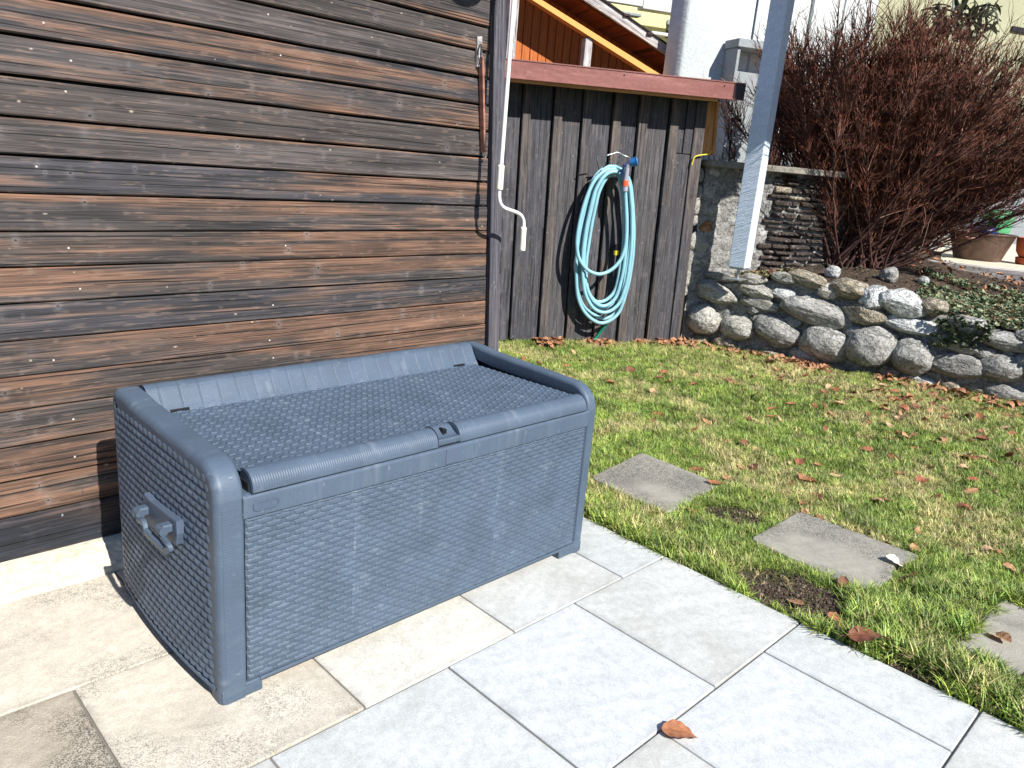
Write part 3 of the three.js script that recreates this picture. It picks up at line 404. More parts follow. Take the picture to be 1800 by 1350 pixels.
{
  const p = new Thing('stone_pillar_wall', 'taller rubble stone wall end with a flat cap slab between shed and timber post', 'stone wall', 'shed', [1.9, 0, 0]);
  const sL = 1.59, g = grid(70, 80, (u, v) => { const s = mix(sL, 3.6, u), y = mix(0, 1.38, v); return [s, y, -0.03 + 0.05 * (fbm(s * 6, y * 6, 3, 14) - 0.5) + 0.02 * (fbm(s * 24, y * 24, 2, 15) - 0.5), s / 0.6, y / 0.6]; });
  p.add('mortar', g, M.mortar); p.add('core', box(sL, 3.6, 0, 1.37, -0.5, -0.075), M.mortar);
  const L = [[320, 432, 46, 42, 0, 9, 3], [288, 590, 88, 58, 0, 8, 1], [195, 572, 42, 44, 0, 7, 0], [315, 712, 90, 48, 6, 10, 1], [188, 690, 46, 58, 0, 11, 1], [255, 842, 70, 48, 0, 6, 4], [388, 838, 44, 46, 0, 3, 0], [200, 958, 90, 70, 4, 9, 1], [182, 1072, 76, 66, 0, 7, 1], [118, 1225, 60, 62, 0, 8, 1], [170, 790, 44, 36, 0, 10, 1], [420, 600, 50, 56, 0, 2, 0], [420, 720, 44, 40, 0, 1, 0], [200, 460, 46, 50, 0, 11, 0], [430, 460, 50, 44, 0, 4, 0], [150, 1150, 50, 36, 0, 6, 1], [90, 1310, 44, 40, 0, 9, 1], [400, 960, 60, 60, 0, 5, 0], [330, 1060, 54, 50, 0, 0, 0]];
  for (const [x, y, hw, hh, rot, k, m] of L) stoneAt(p, 'shed', 1180 + x / 4.22, 200 + y / 4.22, hw / 4.22, hh / 4.22, rot, k, M.stone[m], -0.035, 0.33);
  // brownish courses of flat stone, seen through the shrub
  p.add('dark_backing', boxUV(box(2.1, 3.58, 0.3, 1.365, -0.09, -0.035), 0.5), M.soil);
  for (let r = 0, y = 0.5; y < 1.34; r++) { const h = rr(0.03, 0.058); for (let x = 2.15 + rr(0, 0.1); x < 3.5;) { const w = rr(0.06, 0.24), hh = h * rr(0.8, 1); const g = new RoundedBoxGeometry(w, hh - 0.008, 0.14, 3, 0.014); const o = rnd() * 40; jig(g, (v) => { v.x += 0.03 * (fbm3(v.x * 9 + o, v.y * 12, v.z * 9, 2, 3) - 0.5); v.y += 0.022 * (fbm3(v.x * 8 + o, v.y * 12, v.z * 9, 2, 5) - 0.5); v.z += 0.03 * (fbm3(v.x * 12 + o, v.y * 16, 1, 3, 7) - 0.5); }); boxUV(g, 0.4, o); const s = shadowed(new THREE.Mesh(g, rnd() < 0.93 ? M.stoneBrown : M.stone[2])); s.name = 'stone'; s.position.set(x + w / 2 - p.base[0], y + h / 2, -0.062 + rr(-0.012, 0.012)); p.g.add(s); x += w + rr(0.006, 0.016); } y += h + 0.006; }
  for (const [a, b] of [[1.56, 2.02], [2.024, 2.62], [2.625, 3.6]]) p.add('cap_slab', boxUV(box(a, b, 1.372, 1.42, -0.55, 0.09, 0.008), 0.6), M.slab[0]);
}
// ------------------------------------------------------------------ planting bed behind the low wall
const bedY = (s, d) => wallTop(s) - 0.03 + 0.085 * Math.max(0, d - 0.05) + 0.03 * (fbm(s * 4, d * 4, 3, 33) - 0.5);   // s along the wall, d behind it
const hitBed = (px, py) => { let y = 0.6, p; for (let i = 0; i < 14; i++) { p = hitY(px, py, y); const q = toFrame('wall', p); y = mix(y, bedY(q[0], clamp(-q[2], 0, 1.85)), 0.7); } p.y = y; return p; };
{
  const g = grid(120, 60, (u, v) => { const s = mix(-1.4, 5.2, u), d = mix(0.09, 4.2, v); const p = toWorld('wall', [s, bedY(s, Math.min(d, 1.85)), -d]); return [p.x, p.y, p.z, s / 0.9, d / 0.9]; });
  structure('planting_bed', g, M.soil);
}
// ------------------------------------------------------------------ timber post on its steel foot, and the terrace roof it carries
const POST = hitY(1298, 478, 0.62);
{
  const t = new Thing('timber_post', 'square grey timber post on a steel foot standing on the stone wall', 'post', 'world', [POST.x, 0.56, POST.z]);
  const th = 0.14, c = Math.cos(th), s = Math.sin(th), g = new RoundedBoxGeometry(0.128, 2.1, 0.128, 2, 0.006); g.rotateY(0); boxUV(g, 0.45); g.rotateY(th); g.translate(POST.x, 0.655 + 1.05, POST.z);
  t.add('shaft', g, M.post);
  const pl = new RoundedBoxGeometry(0.11, 0.012, 0.11, 1, 0.003); pl.rotateY(th); pl.translate(POST.x, 0.648, POST.z);
  const rod = new THREE.CylinderGeometry(0.012, 0.012, 0.08, 12); rod.translate(POST.x, 0.602, POST.z);
  const bp = new RoundedBoxGeometry(0.15, 0.01, 0.1, 1, 0.003); bp.rotateY(th); bp.translate(POST.x, 0.566, POST.z);
  t.add('steel_foot', [pl, rod, bp], M.steel);
  const r = new Thing('terrace_roof', 'timber terrace roof carried by the square grey post', 'roof', 'world', [POST.x, 2.76, POST.z]);
  r.add('roof_panel', box(POST.x - 0.27, POST.x + 0.5, 2.9, 2.96, POST.z - 0.3, POST.z + 1.55), M.grey);
  r.add('beam', box(POST.x - 0.07, POST.x + 0.07, 2.755, 2.9, POST.z - 0.3, POST.z + 1.5), M.grey);
}

// ------------------------------------------------------------------ the wicker-look storage box
{
  const X0 = 0.647, X1 = 1.943, ZF = -1.494, ZB = -2.14;
  const T = new Thing('storage_box', 'blue-grey plastic wicker storage bench with armrests and flat lid on the patio', 'storage box', 'world', [(X0 + X1) / 2, 0, (ZF + ZB) / 2]);
  // basket weave height in metres: lying strands over and under upright ribs
  const weave = (x, y, px, py, wid, A) => {
    const r = Math.floor(y / py), fy = y / py - r - 0.5, par = ((r % 2) + 2) % 2, q = x / px + par * 0.5, fx = q - Math.floor(q) - 0.5;
    const rim = Math.sqrt(Math.max(0, 1 - Math.pow(Math.abs(fy) * 2 * 1.0, 5)));
    const over = sstep(0.5 - wid * 0.6, 0.5 - wid * 1.05, Math.abs(fx)); const hs = (0.42 + 0.58 * over * (1 - 0.05 * fx * fx * 4) + 0.16 * fy * over) * rim;
    const d = 0.5 - Math.abs(fx), rib = Math.abs(d) < wid * 0.62 ? 0.3 * Math.sqrt(Math.max(0, 1 - (d / (wid * 0.62)) ** 2)) + 0.12 * Math.cos(d / wid * 20) : 0;
    return A * Math.max(hs, rib * 0.9);
  };
  // lid: long lying strands with small square ribs standing proud
  const lidWeave = (x, z) => { const py = 0.0155, px = 0.062, r = Math.floor(z / py), fz = z / py - r - 0.5, q = x / px + (((r % 2) + 2) % 2) * 0.5, fx = q - Math.floor(q) - 0.5; const st = 0.0016 * Math.pow(Math.abs(Math.cos(Math.PI * 2 * fz)), 0.6) + 0.0009 * sstep(0.5, 0.4, Math.abs(fz)); const bx = Math.abs(fx) * px, bz = Math.abs(fz) * py, b = sstep(0.0095, 0.0062, bx) * sstep(0.0066, 0.0042, bz), dip = sstep(0.017, 0.011, bx) * (1 - b); return st * (1 - 0.9 * dip) * (1 - b) + b * 0.0046; };
  // end panels: scale-like strands that rise towards the back and drop
  const scaleWeave = (z, y) => { const py = 0.0205, px = 0.031, r = Math.floor(y / py), fy = y / py - r - 0.5, q = z / px + (((r % 2) + 2) % 2) * 0.5 - fy * 0.28, fx = q - Math.floor(q); const saw = fx < 0.8 ? 0.25 + 0.75 * Math.sin(fx / 0.8 * Math.PI / 2) : 1 - Math.pow((fx - 0.8) / 0.2, 0.8) * 0.75; return 0.0074 * saw * Math.sqrt(Math.max(0, 1 - Math.pow(Math.abs(fy) * 2, 3))); };
  // body core
  T.add('inner_body', box(X0 + 0.03, X1 - 0.03, 0.032, 0.5, ZB + 0.03, ZF - 0.012), M.dark);
  // front panel
  const fx0 = 0.7145, fx1 = 1.8915, fy0 = 0.038, fy1 = 0.466;
  const bulge = (x, y) => 0.006 * Math.sin(Math.PI * clamp((x - fx0) / (fx1 - fx0)));
  T.add('front_panel', grid(700, 340, (u, v) => { const x = mix(fx0, fx1, u), y = mix(fy0, fy1, v), e = Math.min(sstep(0, 0.006, y - fy0), sstep(0, 0.004, fy1 - y), sstep(0, 0.004, x - fx0), sstep(0, 0.004, fx1 - x)); return [x, y, ZF - 0.0075 + e * weave(x - fx0, y, 0.0465, 0.01345, 0.15, 0.0056) + bulge(x, y), x / 0.5, y / 0.5]; }), M.plasticW);
  T.add('front_rim', grid(60, 16, (u, v) => { const x = mix(fx0 - 0.006, fx1 + 0.006, u); const P = [[0.4655, -0.008], [0.467, -0.002], [0.47, 0.0], [0.512, 0.001], [0.518, 0.0005], [0.522, -0.003], [0.5235, -0.012], [0.5235, -0.05]]; const t = v * 7, i = Math.min(6, Math.floor(t)), f = t - i; return [x, mix(P[i][0], P[i + 1][0], f), ZF + mix(P[i][1], P[i + 1][1], f) + bulge(x, 0.5), x / 0.5, v * 0.1]; }), M.plastic);
  T.add('bottom_rim', box(fx0 + 0.03, fx1 - 0.03, 0.03, 0.039, ZF - 0.02, ZF + 0.001, 0.002), M.plastic);
  // corner posts turning into armrests: one sweep each
  const path = [];
  { const A = (cz, cy, r, a0, a1, n) => { for (let i = 0; i <= n; i++) { const a = mix(a0, a1, i / n); path.push([cz + r * Math.cos(a), cy + r * Math.sin(a)]); } };
    path.push([ZF, 0.0], [ZF, 0.18], [ZF, 0.36], [ZF, 0.49]); A(ZF - 0.085, 0.515, 0.085, 0.0, Math.PI / 2 - 0.06, 12);
    path.push([-1.72, 0.6035], [-1.86, 0.606], [-1.98, 0.609], [-2.05, 0.6155]); A(-2.104, 0.5815, 0.036, Math.PI / 2, Math.PI - 0.05, 9); path.push([ZB, 0.45], [ZB, 0.2], [ZB, 0.0]); }
  const arm = (xo, xi, nm) => {
    const n = path.length, prof = [], dx = xi - xo, w = Math.abs(dx), sg = Math.sign(dx), th = 0.05, r = 0.019;
    for (const [cx, cy, a0] of [[r, -r, Math.PI], [w - r * 0.7, -r * 0.7, Math.PI / 2]]) for (let i = 0; i <= 6; i++) { const a = a0 - (Math.PI / 2) * i / 6, rr0 = cx === r ? r : r * 0.7; prof.push([cx + rr0 * Math.cos(a), cy + rr0 * Math.sin(a)]); }
    prof.push([w, -th], [w - 0.004, -th - 0.002], [0.004, -th - 0.002], [0, -th], [0, -r]);
    const N = prof.length, frame = path.map((p, i) => { const a = path[Math.max(0, i - 1)], b = path[Math.min(n - 1, i + 1)], l = Math.hypot(b[0] - a[0], b[1] - a[1]), tz = (b[0] - a[0]) / l, ty = (b[1] - a[1]) / l; return [p[0], p[1], ty, -tz]; });
    let acc = 0; const len = path.map((p, i) => (acc += i ? Math.hypot(p[0] - path[i - 1][0], p[1] - path[i - 1][1]) : 0));
    return grid(n - 1, N - 1, (u, v) => { const i = Math.round(u * (n - 1)), k = Math.round(v * (N - 1)), [z, y, nz, ny] = frame[i], [a, b] = prof[k]; return [xo + sg * a, y + ny * b, z + nz * b, len[i] / 0.5, v * 0.3]; }, sg > 0);
  };
  const aL = T.add('armrest', arm(X0, 0.7138, 1), M.plastic), aR = T.add('armrest', arm(X1, 1.8922, 1), M.plastic);
  // fine grip ridges on the lower front corners
  for (const [a, b] of [[X0 + 0.012, 0.711], [1.895, X1 - 0.012]]) { const rg = []; for (let y = 0.05; y < 0.5; y += 0.0066) rg.push(box(a, b - 0.024 + 0.024 * hsh(Math.round(y * 999), 4, 4), y, y + 0.0018, ZF - 0.002, ZF + 0.0007, 0.0006)); T.add('corner_ridges', rg, M.plastic, a < 1 ? aL : aR); }
  // feet
  for (const [a, b] of [[X0 + 0.004, 0.752], [1.826, X1 - 0.004]]) { T.add('foot', box(a, b, 0, 0.036, ZF - 0.11, ZF - 0.002, 0.004), M.plastic); T.add('foot', box(a, b, 0, 0.036, ZB + 0.004, ZB + 0.11, 0.004), M.plastic); }
  // woven end panels, bowed outwards
  const side = (xs, sg) => grid(sg < 0 ? 330 : 60, sg < 0 ? 300 : 50, (u, v) => {
    const z = mix(ZF - 0.028, ZB + 0.012, u), y = mix(0.028, 0.575, v), t = Math.sin(Math.PI * u), bow = 0.019 * Math.pow(t, 0.7) * (1 - 0.9 * y / 0.575), e = Math.min(sstep(0, 0.02, u), sstep(0, 0.02, 1 - u), sstep(0.022, 0.034, v));
    const q = scaleWeave(-z, y) * e;
    return [xs + sg * (bow + q), y, z, z / 0.5, y / 0.5];
  }, sg < 0 ? false : true);
  const eL = T.add('end_panel', side(X0 + 0.006, -1), M.plasticW); T.add('end_panel', side(X1 - 0.006, 1), M.plasticW);
  { const rimPts = []; for (let i = 0; i <= 30; i++) { const u = i / 30, t = Math.sin(Math.PI * u); rimPts.push([X0 + 0.004 - 0.019 * Math.pow(t, 0.7), 0.034, mix(ZF - 0.028, ZB + 0.012, u)]); } T.add('panel_rim', tube(rimPts, 0.006, 60, 8), M.plastic, eL); }
  // carrying handle on the near end panel
  {
    const xp = X0 - 0.018; const H = (px, py, x = xp) => { const p = hitP(px, py, new THREE.Vector3(x, 0, 0), new THREE.Vector3(1, 0, 0)); return [p.z, p.y]; };
    const o = [H(256, 869), H(267, 882), H(285, 896), H(304, 911), H(312, 917), H(313, 938), H(311, 955), H(298, 948), H(262, 918), H(252, 903), H(254, 885)];
    const s = new THREE.Shape(o.map(([z, y]) => new THREE.Vector2(-z, y))); const g = new THREE.ExtrudeGeometry(s, { depth: 0.014, bevelEnabled: true, bevelSize: 0.003, bevelThickness: 0.004, bevelSegments: 2 }); g.rotateY(Math.PI / 2); g.translate(xp, 0, 0);
    const hd = T.add('handle', g, M.plasticDark);
    const xl = xp - 0.012, l0 = H(252, 897, xl), l1 = H(293, 927, xl);
    for (const l of [l0, l1]) { const lg = box(xl - 0.014, xl + 0.014, l[1] - 0.011, l[1] + 0.011, l[0] - 0.013, l[0] + 0.013, 0.005); T.add('lug', lg, M.plastic, hd); const pin = new THREE.CylinderGeometry(0.0105, 0.0105, 0.03, 14); pin.rotateX(Math.PI / 2); pin.translate(xl - 0.012, l[1] - 0.003, l[0]); T.add('pin', pin, M.plastic, hd); }
    const xg = xl - 0.016, b0 = H(254, 926, xg), b1 = H(299, 970, xg);
    const curve = new THREE.CatmullRomCurve3([[xl - 0.008, l0[1] + 0.004, l0[0]], [xl - 0.012, l0[1] - 0.02, l0[0]], [xg, b0[1] + 0.012, b0[0]], [xg - 0.002, mix(b0[1], b1[1], 0.1) - 0.004, mix(b0[0], b1[0], 0.12)], [xg - 0.003, mix(b0[1], b1[1], 0.5) - 0.004, mix(b0[0], b1[0], 0.5)], [xg - 0.002, mix(b0[1], b1[1], 0.9) - 0.004, mix(b0[0], b1[0], 0.88)], [xg, b1[1] + 0.012, b1[0]], [xl - 0.012, l1[1] - 0.02, l1[0]], [xl - 0.008, l1[1] + 0.004, l1[0]]].map((p) => new THREE.Vector3(...p)), false, 'catmullrom', 0.3);
    const wd = new THREE.Vector3(-0.5, 0.86, 0), n = 70, sec = [[-0.0045, -0.009], [0.0045, -0.009], [0.0062, -0.0066], [0.0062, 0.0066], [0.0045, 0.009], [-0.0045, 0.009], [-0.0062, 0.0066], [-0.0062, -0.0066], [-0.0045, -0.009]];
    const fr = Array.from({ length: n + 1 }, (_, i) => { const p = curve.getPoint(i / n), t = curve.getTangent(i / n), nn = t.clone().cross(new THREE.Vector3(-0.95, -0.3, 0)).normalize(), bb = nn.clone().cross(t).normalize(); return [p, nn, bb]; });
    T.add('grip', grid(n, sec.length - 1, (u, v) => { const [p, nn, bb] = fr[Math.round(u * n)], q = sec[Math.round(v * (sec.length - 1))]; return [p.x + nn.x * q[1] + bb.x * q[0], p.y + nn.y * q[1] + bb.y * q[0], p.z + nn.z * q[1] + bb.z * q[0]]; }), M.plastic, hd);
  }
  // lid: woven flat and ribbed front roll with a latch recess
  const lx0 = 0.7255, lx1 = 1.8805, lidY = (z) => mix(0.5665, 0.5515, clamp((-1.55 - z) / 0.48)), sag = (x) => -0.004 * Math.sin(Math.PI * clamp((x - 0.72) / 1.16)) ** 2 - 0.0015 * Math.sin((x - 0.72) * 7);
  const lid = T.add('lid', grid(700, 280, (u, v) => { const x = mix(lx0, lx1, u), z = mix(-1.545, -2.045, v), e = Math.min(sstep(0, 0.01, x - lx0), sstep(0, 0.01, lx1 - x), sstep(0, 0.02, v), 1); return [x, lidY(z) + sag(x) * (1 - v) - 0.003 + e * lidWeave(x - lx0, -z), z, x / 0.5, z / 0.5]; }), M.plasticW);
  T.add('lid_core', box(lx0 + 0.002, lx1 - 0.002, 0.515, 0.546, -2.04, -1.51), M.dark, lid);
  const rollP = [[-1.553, 0.5655], [-1.545, 0.5705], [-1.534, 0.5732], [-1.522, 0.5728], [-1.511, 0.5688], [-1.501, 0.561], [-1.4945, 0.551], [-1.491, 0.541], [-1.490, 0.533], [-1.490, 0.5275], [-1.494, 0.526], [-1.51, 0.526]];
  const roll = (a, b) => grid(Math.round((b - a) / 0.0011), 30, (u, v) => { const x = mix(a, b, u), t = v * (rollP.length - 1), i = Math.min(rollP.length - 2, Math.floor(t)), f = t - i, q = 0.00085 * Math.pow(Math.abs(Math.cos(Math.PI * x / 0.0062)), 1.5) * sstep(0.04, 0.2, v) - 0.0008, wv = v < 0.16 ? -0.0035 * (1 - v / 0.16) * (0.5 + 0.5 * Math.sin(x / 0.046 * 2 * Math.PI)) : 0; const l = Math.min(1, Math.min(x - a, b - x) / 0.004), sq = 0.004 * (1 - Math.sqrt(Math.max(0, 1 - (1 - l) ** 2))); return [x, mix(rollP[i][1], rollP[i + 1][1], f) + q * 0.7 - sq + wv * 0.5 + sag(x) * (1 - v), mix(rollP[i][0], rollP[i + 1][0], f) + q * 0.7 - sq, x / 0.5, v * 0.2]; });
  const endcap = (x, inw) => { const s = new THREE.Shape([[1.553, 0.526], ...rollP.map(([z, y]) => [-z, y])].map((p) => new THREE.Vector2(p[0], p[1]))); const g = new THREE.ShapeGeometry(s); const p = g.attributes.position; for (let i = 0; i < p.count; i++) p.setXYZ(i, x, p.getY(i), -p.getX(i)); g.computeVertexNormals(); setUV(g, (X, Y, Z) => [Z / 0.5, Y / 0.5]); return g; };
  const ra = 1.262, rb = 1.337;
  T.add('front_roll', merge([roll(lx0 + 0.004, ra), endcap(lx0 + 0.0045), endcap(ra - 0.0005)]), M.plastic, lid);
  T.add('front_roll', merge([roll(rb, lx1), endcap(rb + 0.0005), endcap(lx1 - 0.0005)]), M.plastic, lid);
  T.add('latch_recess', grid(60, 20, (u, v) => { const x = mix(ra - 0.001, rb + 0.001, u); const P = [[-1.553, 0.5645], [-1.546, 0.5655], [-1.536, 0.5625], [-1.524, 0.5535], [-1.513, 0.5475], [-1.503, 0.5455], [-1.495, 0.5475], [-1.4905, 0.5445], [-1.490, 0.528], [-1.51, 0.526]]; const t = v * 9, i = Math.min(8, Math.floor(t)), f = t - i, rib = i > 6 ? 0.0007 * Math.cos(2 * Math.PI * x / 0.0062) : 0; return [x, mix(P[i][1], P[i + 1][1], f), mix(P[i][0], P[i + 1][0], f) + rib, x / 0.5, v * 0.2]; }), M.plastic, lid);
  T.add('latch', [box(1.294, 1.300, 0.546, 0.566, -1.533, -1.514, 0.002), box(1.304, 1.309, 0.546, 0.563, -1.530, -1.516, 0.002), box(1.296, 1.306, 0.555, 0.560, -1.528, -1.519, 0.001)], M.black, lid);
  for (const x of [0.79, 1.80]) T.add('hinge_slot', box(x - 0.026, x + 0.026, 0.551, 0.5585, -2.043, -2.036, 0.001), M.black, lid);
  // key flap and oval name plate on the front rim
  T.add('lock_flap', [box(1.286, 1.333, 0.472, 0.518, ZF + 0.0045, ZF + 0.0088, 0.002)], M.plasticDark);
  const pc = [0.7625, 0.4925], hw = 0.031, hh = 0.0105, st = (r, d) => { const s = new THREE.Shape(); const q = (sh, r) => { sh.absarc(pc[0] - hw + hh, pc[1], r, Math.PI / 2, Math.PI * 1.5, false); sh.absarc(pc[0] + hw - hh, pc[1], r, -Math.PI / 2, Math.PI / 2, false); }; q(s, hh + r); if (d) { const h = new THREE.Path(); q(h, hh - 0.0018); s.holes.push(h); } return s; };
  const rimG = new THREE.ExtrudeGeometry(st(0.0005, true), { depth: 0.002, bevelEnabled: true, bevelSize: 0.0005, bevelThickness: 0.0006, bevelSegments: 1, curveSegments: 16 }); rimG.translate(0, 0, ZF + 0.001);
  const np = T.add('name_plate', rimG, M.plastic);
  const inner = new THREE.ShapeGeometry(st(-0.0015, false), 16); inner.translate(0, 0, ZF + 0.0018); T.add('plate_field', inner, M.plasticDark, np);
  const font = await new FontLoader().loadAsync('fonts/droid/droid_sans_bold.typeface.json');
  const tg = new TextGeometry('KETER', { font, size: 0.0098, depth: 0.0008, curveSegments: 3, bevelEnabled: false }); tg.computeBoundingBox(); tg.translate(pc[0] - (tg.boundingBox.max.x) / 2, pc[1] - 0.0049, ZF + 0.0018); T.add('embossed_lettering', tg, M.plastic, np);
  // backrest with moulded grooves
  const bP = [[-2.034, 0.548], [-2.05, 0.566], [-2.066, 0.589], [-2.074, 0.603], [-2.082, 0.6125], [-2.094, 0.6185], [-2.108, 0.619], [-2.122, 0.614], [-2.133, 0.603], [-2.138, 0.588], [-2.138, 0.5], [-2.138, 0.3]];
  T.add('backrest', grid(900, 44, (u, v) => { const x = mix(0.7165, 1.8895, u), t = v * (bP.length - 1), i = Math.min(bP.length - 2, Math.floor(t)), f = t - i, k = (x - 0.75) / 0.0545, d = Math.abs(k - Math.round(k)) * 0.0545, gr = 0.0016 * sstep(0.0028, 0.0004, d) * sstep(0.0, 0.12, v); return [x, mix(bP[i][1], bP[i + 1][1], f) - gr, mix(bP[i][0], bP[i + 1][0], f) - gr, x / 0.5, v * 0.5]; }), M.plastic);
    for (const x of [0.717, 1.889]) { const g = new THREE.ShapeGeometry(new THREE.Shape([[2.03, 0.5], ...bP.map(([z, y]) => [-z, y])].map((p) => new THREE.Vector2(...p)))); const p = g.attributes.position; for (let i = 0; i < p.count; i++) p.setXYZ(i, x, p.getY(i), -p.getX(i)); g.computeVertexNormals(); setUV(g, (X, Y, Z) => [Z / 0.5, Y / 0.5]); T.add('backrest_end', g, M.plastic); }
  T.add('back_panel', box(X0 + 0.03, X1 - 0.03, 0.03, 0.56, ZB + 0.004, ZB + 0.028, 0.004), M.plastic);
}

// ------------------------------------------------------------------ things hung on the hut and shed
{ // awning crank rod with two grips
  const z = WZ + 0.16, p = (px, py) => { const q = hitZ(px, py, z); return [q.x, q.y, q.z]; };
  const t = new Thing('awning_crank', 'white awning crank rod with two cream grips hanging beside the hut corner', 'crank', 'world', [2.15, 0.9, z]);
  const a = p(881, 290), b = p(878, 334), top = [a[0] + 0.012, 2.5, z - 0.01];
  t.add('rod', new THREE.TubeGeometry(new THREE.LineCurve3(new THREE.Vector3(...top), new THREE.Vector3(...a)), 4, 0.0085, 10), M.white);
  t.add('bent_handle', tube([p(878.5, 325), p(877.6, 338), p(877.8, 350), p(880.5, 359), p(886, 365), p(897, 369.5), p(908, 373.5), p(916, 379), p(920, 387), p(920.6, 398), p(920, 405)], 0.0075, 60, 10), M.white);
  const grip = (c, d, r) => { const A = new THREE.Vector3(...c), B = new THREE.Vector3(...d), l = A.distanceTo(B), pr = [[0.0001, 0], [r * 0.8, 0], [r, 0.003], [r, l * 0.1], [r * 0.96, l * 0.5], [r, l * 0.9], [r, l - 0.003], [r * 0.8, l], [0.0001, l]].map((q) => new THREE.Vector2(...q)); const g = new THREE.LatheGeometry(pr, 16); g.applyQuaternion(new THREE.Quaternion().setFromUnitVectors(new THREE.Vector3(0, 1, 0), B.clone().sub(A).normalize())); g.translate(A.x, A.y, A.z); return g; };
  t.add('grip', grip(a, b, 0.0135), M.whiteGrip); t.add('grip', grip(p(920.5, 399), p(918, 441), 0.0125), M.whiteGrip);
  const aw = new Thing('awning', 'folding arm of the awning above the hut wall that the crank winds', 'awning', 'world', [1.9, 2.2, WZ + 0.4]);
  const el = new THREE.SphereGeometry(0.1, 24, 14); el.scale(1.15, 0.5, 0.9); el.translate(1.975, 2.225, WZ + 0.37); aw.add('arm_joint', el, M.white);
  aw.add('arm', new THREE.TubeGeometry(new THREE.LineCurve3(new THREE.Vector3(1.975, 2.24, WZ + 0.37), new THREE.Vector3(1.2, 2.6, WZ + 0.3)), 2, 0.03, 10), M.white);
  aw.add('gearbox', box(2.1, 2.2, 2.49, 2.58, WZ + 0.11, WZ + 0.2, 0.01), M.white);
  aw.add('cassette', box(0.4, 2.2, 2.55, 2.7, WZ + 0.05, WZ + 0.25, 0.03), M.white);
}
{ // rusty bar with a wire loop
  const z = WZ + 0.04, p = (px, py, zz = z) => { const q = hitZ(px, py, zz); return [q.x, q.y, q.z]; };
  const t = new Thing('rusty_bar', 'rust-brown bar hung by a wire loop from a grey slat at the hut corner', 'bar', 'world', [2.13, 1.28, z]);
  const q = [[838, 64], [847, 64], [846, 118], [837.5, 118]].map(([a, b]) => p(a, b, WZ + 0.03)); t.add('hanger_slat', board([q[3], q[2], q[1], q[0]], WZ + 0.022, WZ + 0.034, 0.001), M.grey);
  const r = [[844.5, 100], [848, 100], [850.8, 268], [848, 268]].map(([a, b]) => p(a, b)); const g = board([r[3], r[2], r[1], r[0]], WZ + 0.028, WZ + 0.052, 0.002); setUV(g, (x, y) => [(x - 2.1) * 6, y * 1.5]); t.add('bar', g, M.rust);
  t.add('wire_loop', tube([p(845.5, 104), p(846, 92), p(846.5, 82), p(845, 77), p(842, 84), p(840.5, 96), p(842, 108), p(845, 120)], 0.0022, 40, 6), M.black);
  t.add('hook', tube([p(849.5, 266), p(849, 272), p(851, 276), p(853.5, 277), p(854, 273)], 0.003, 16, 6), M.steel);
}
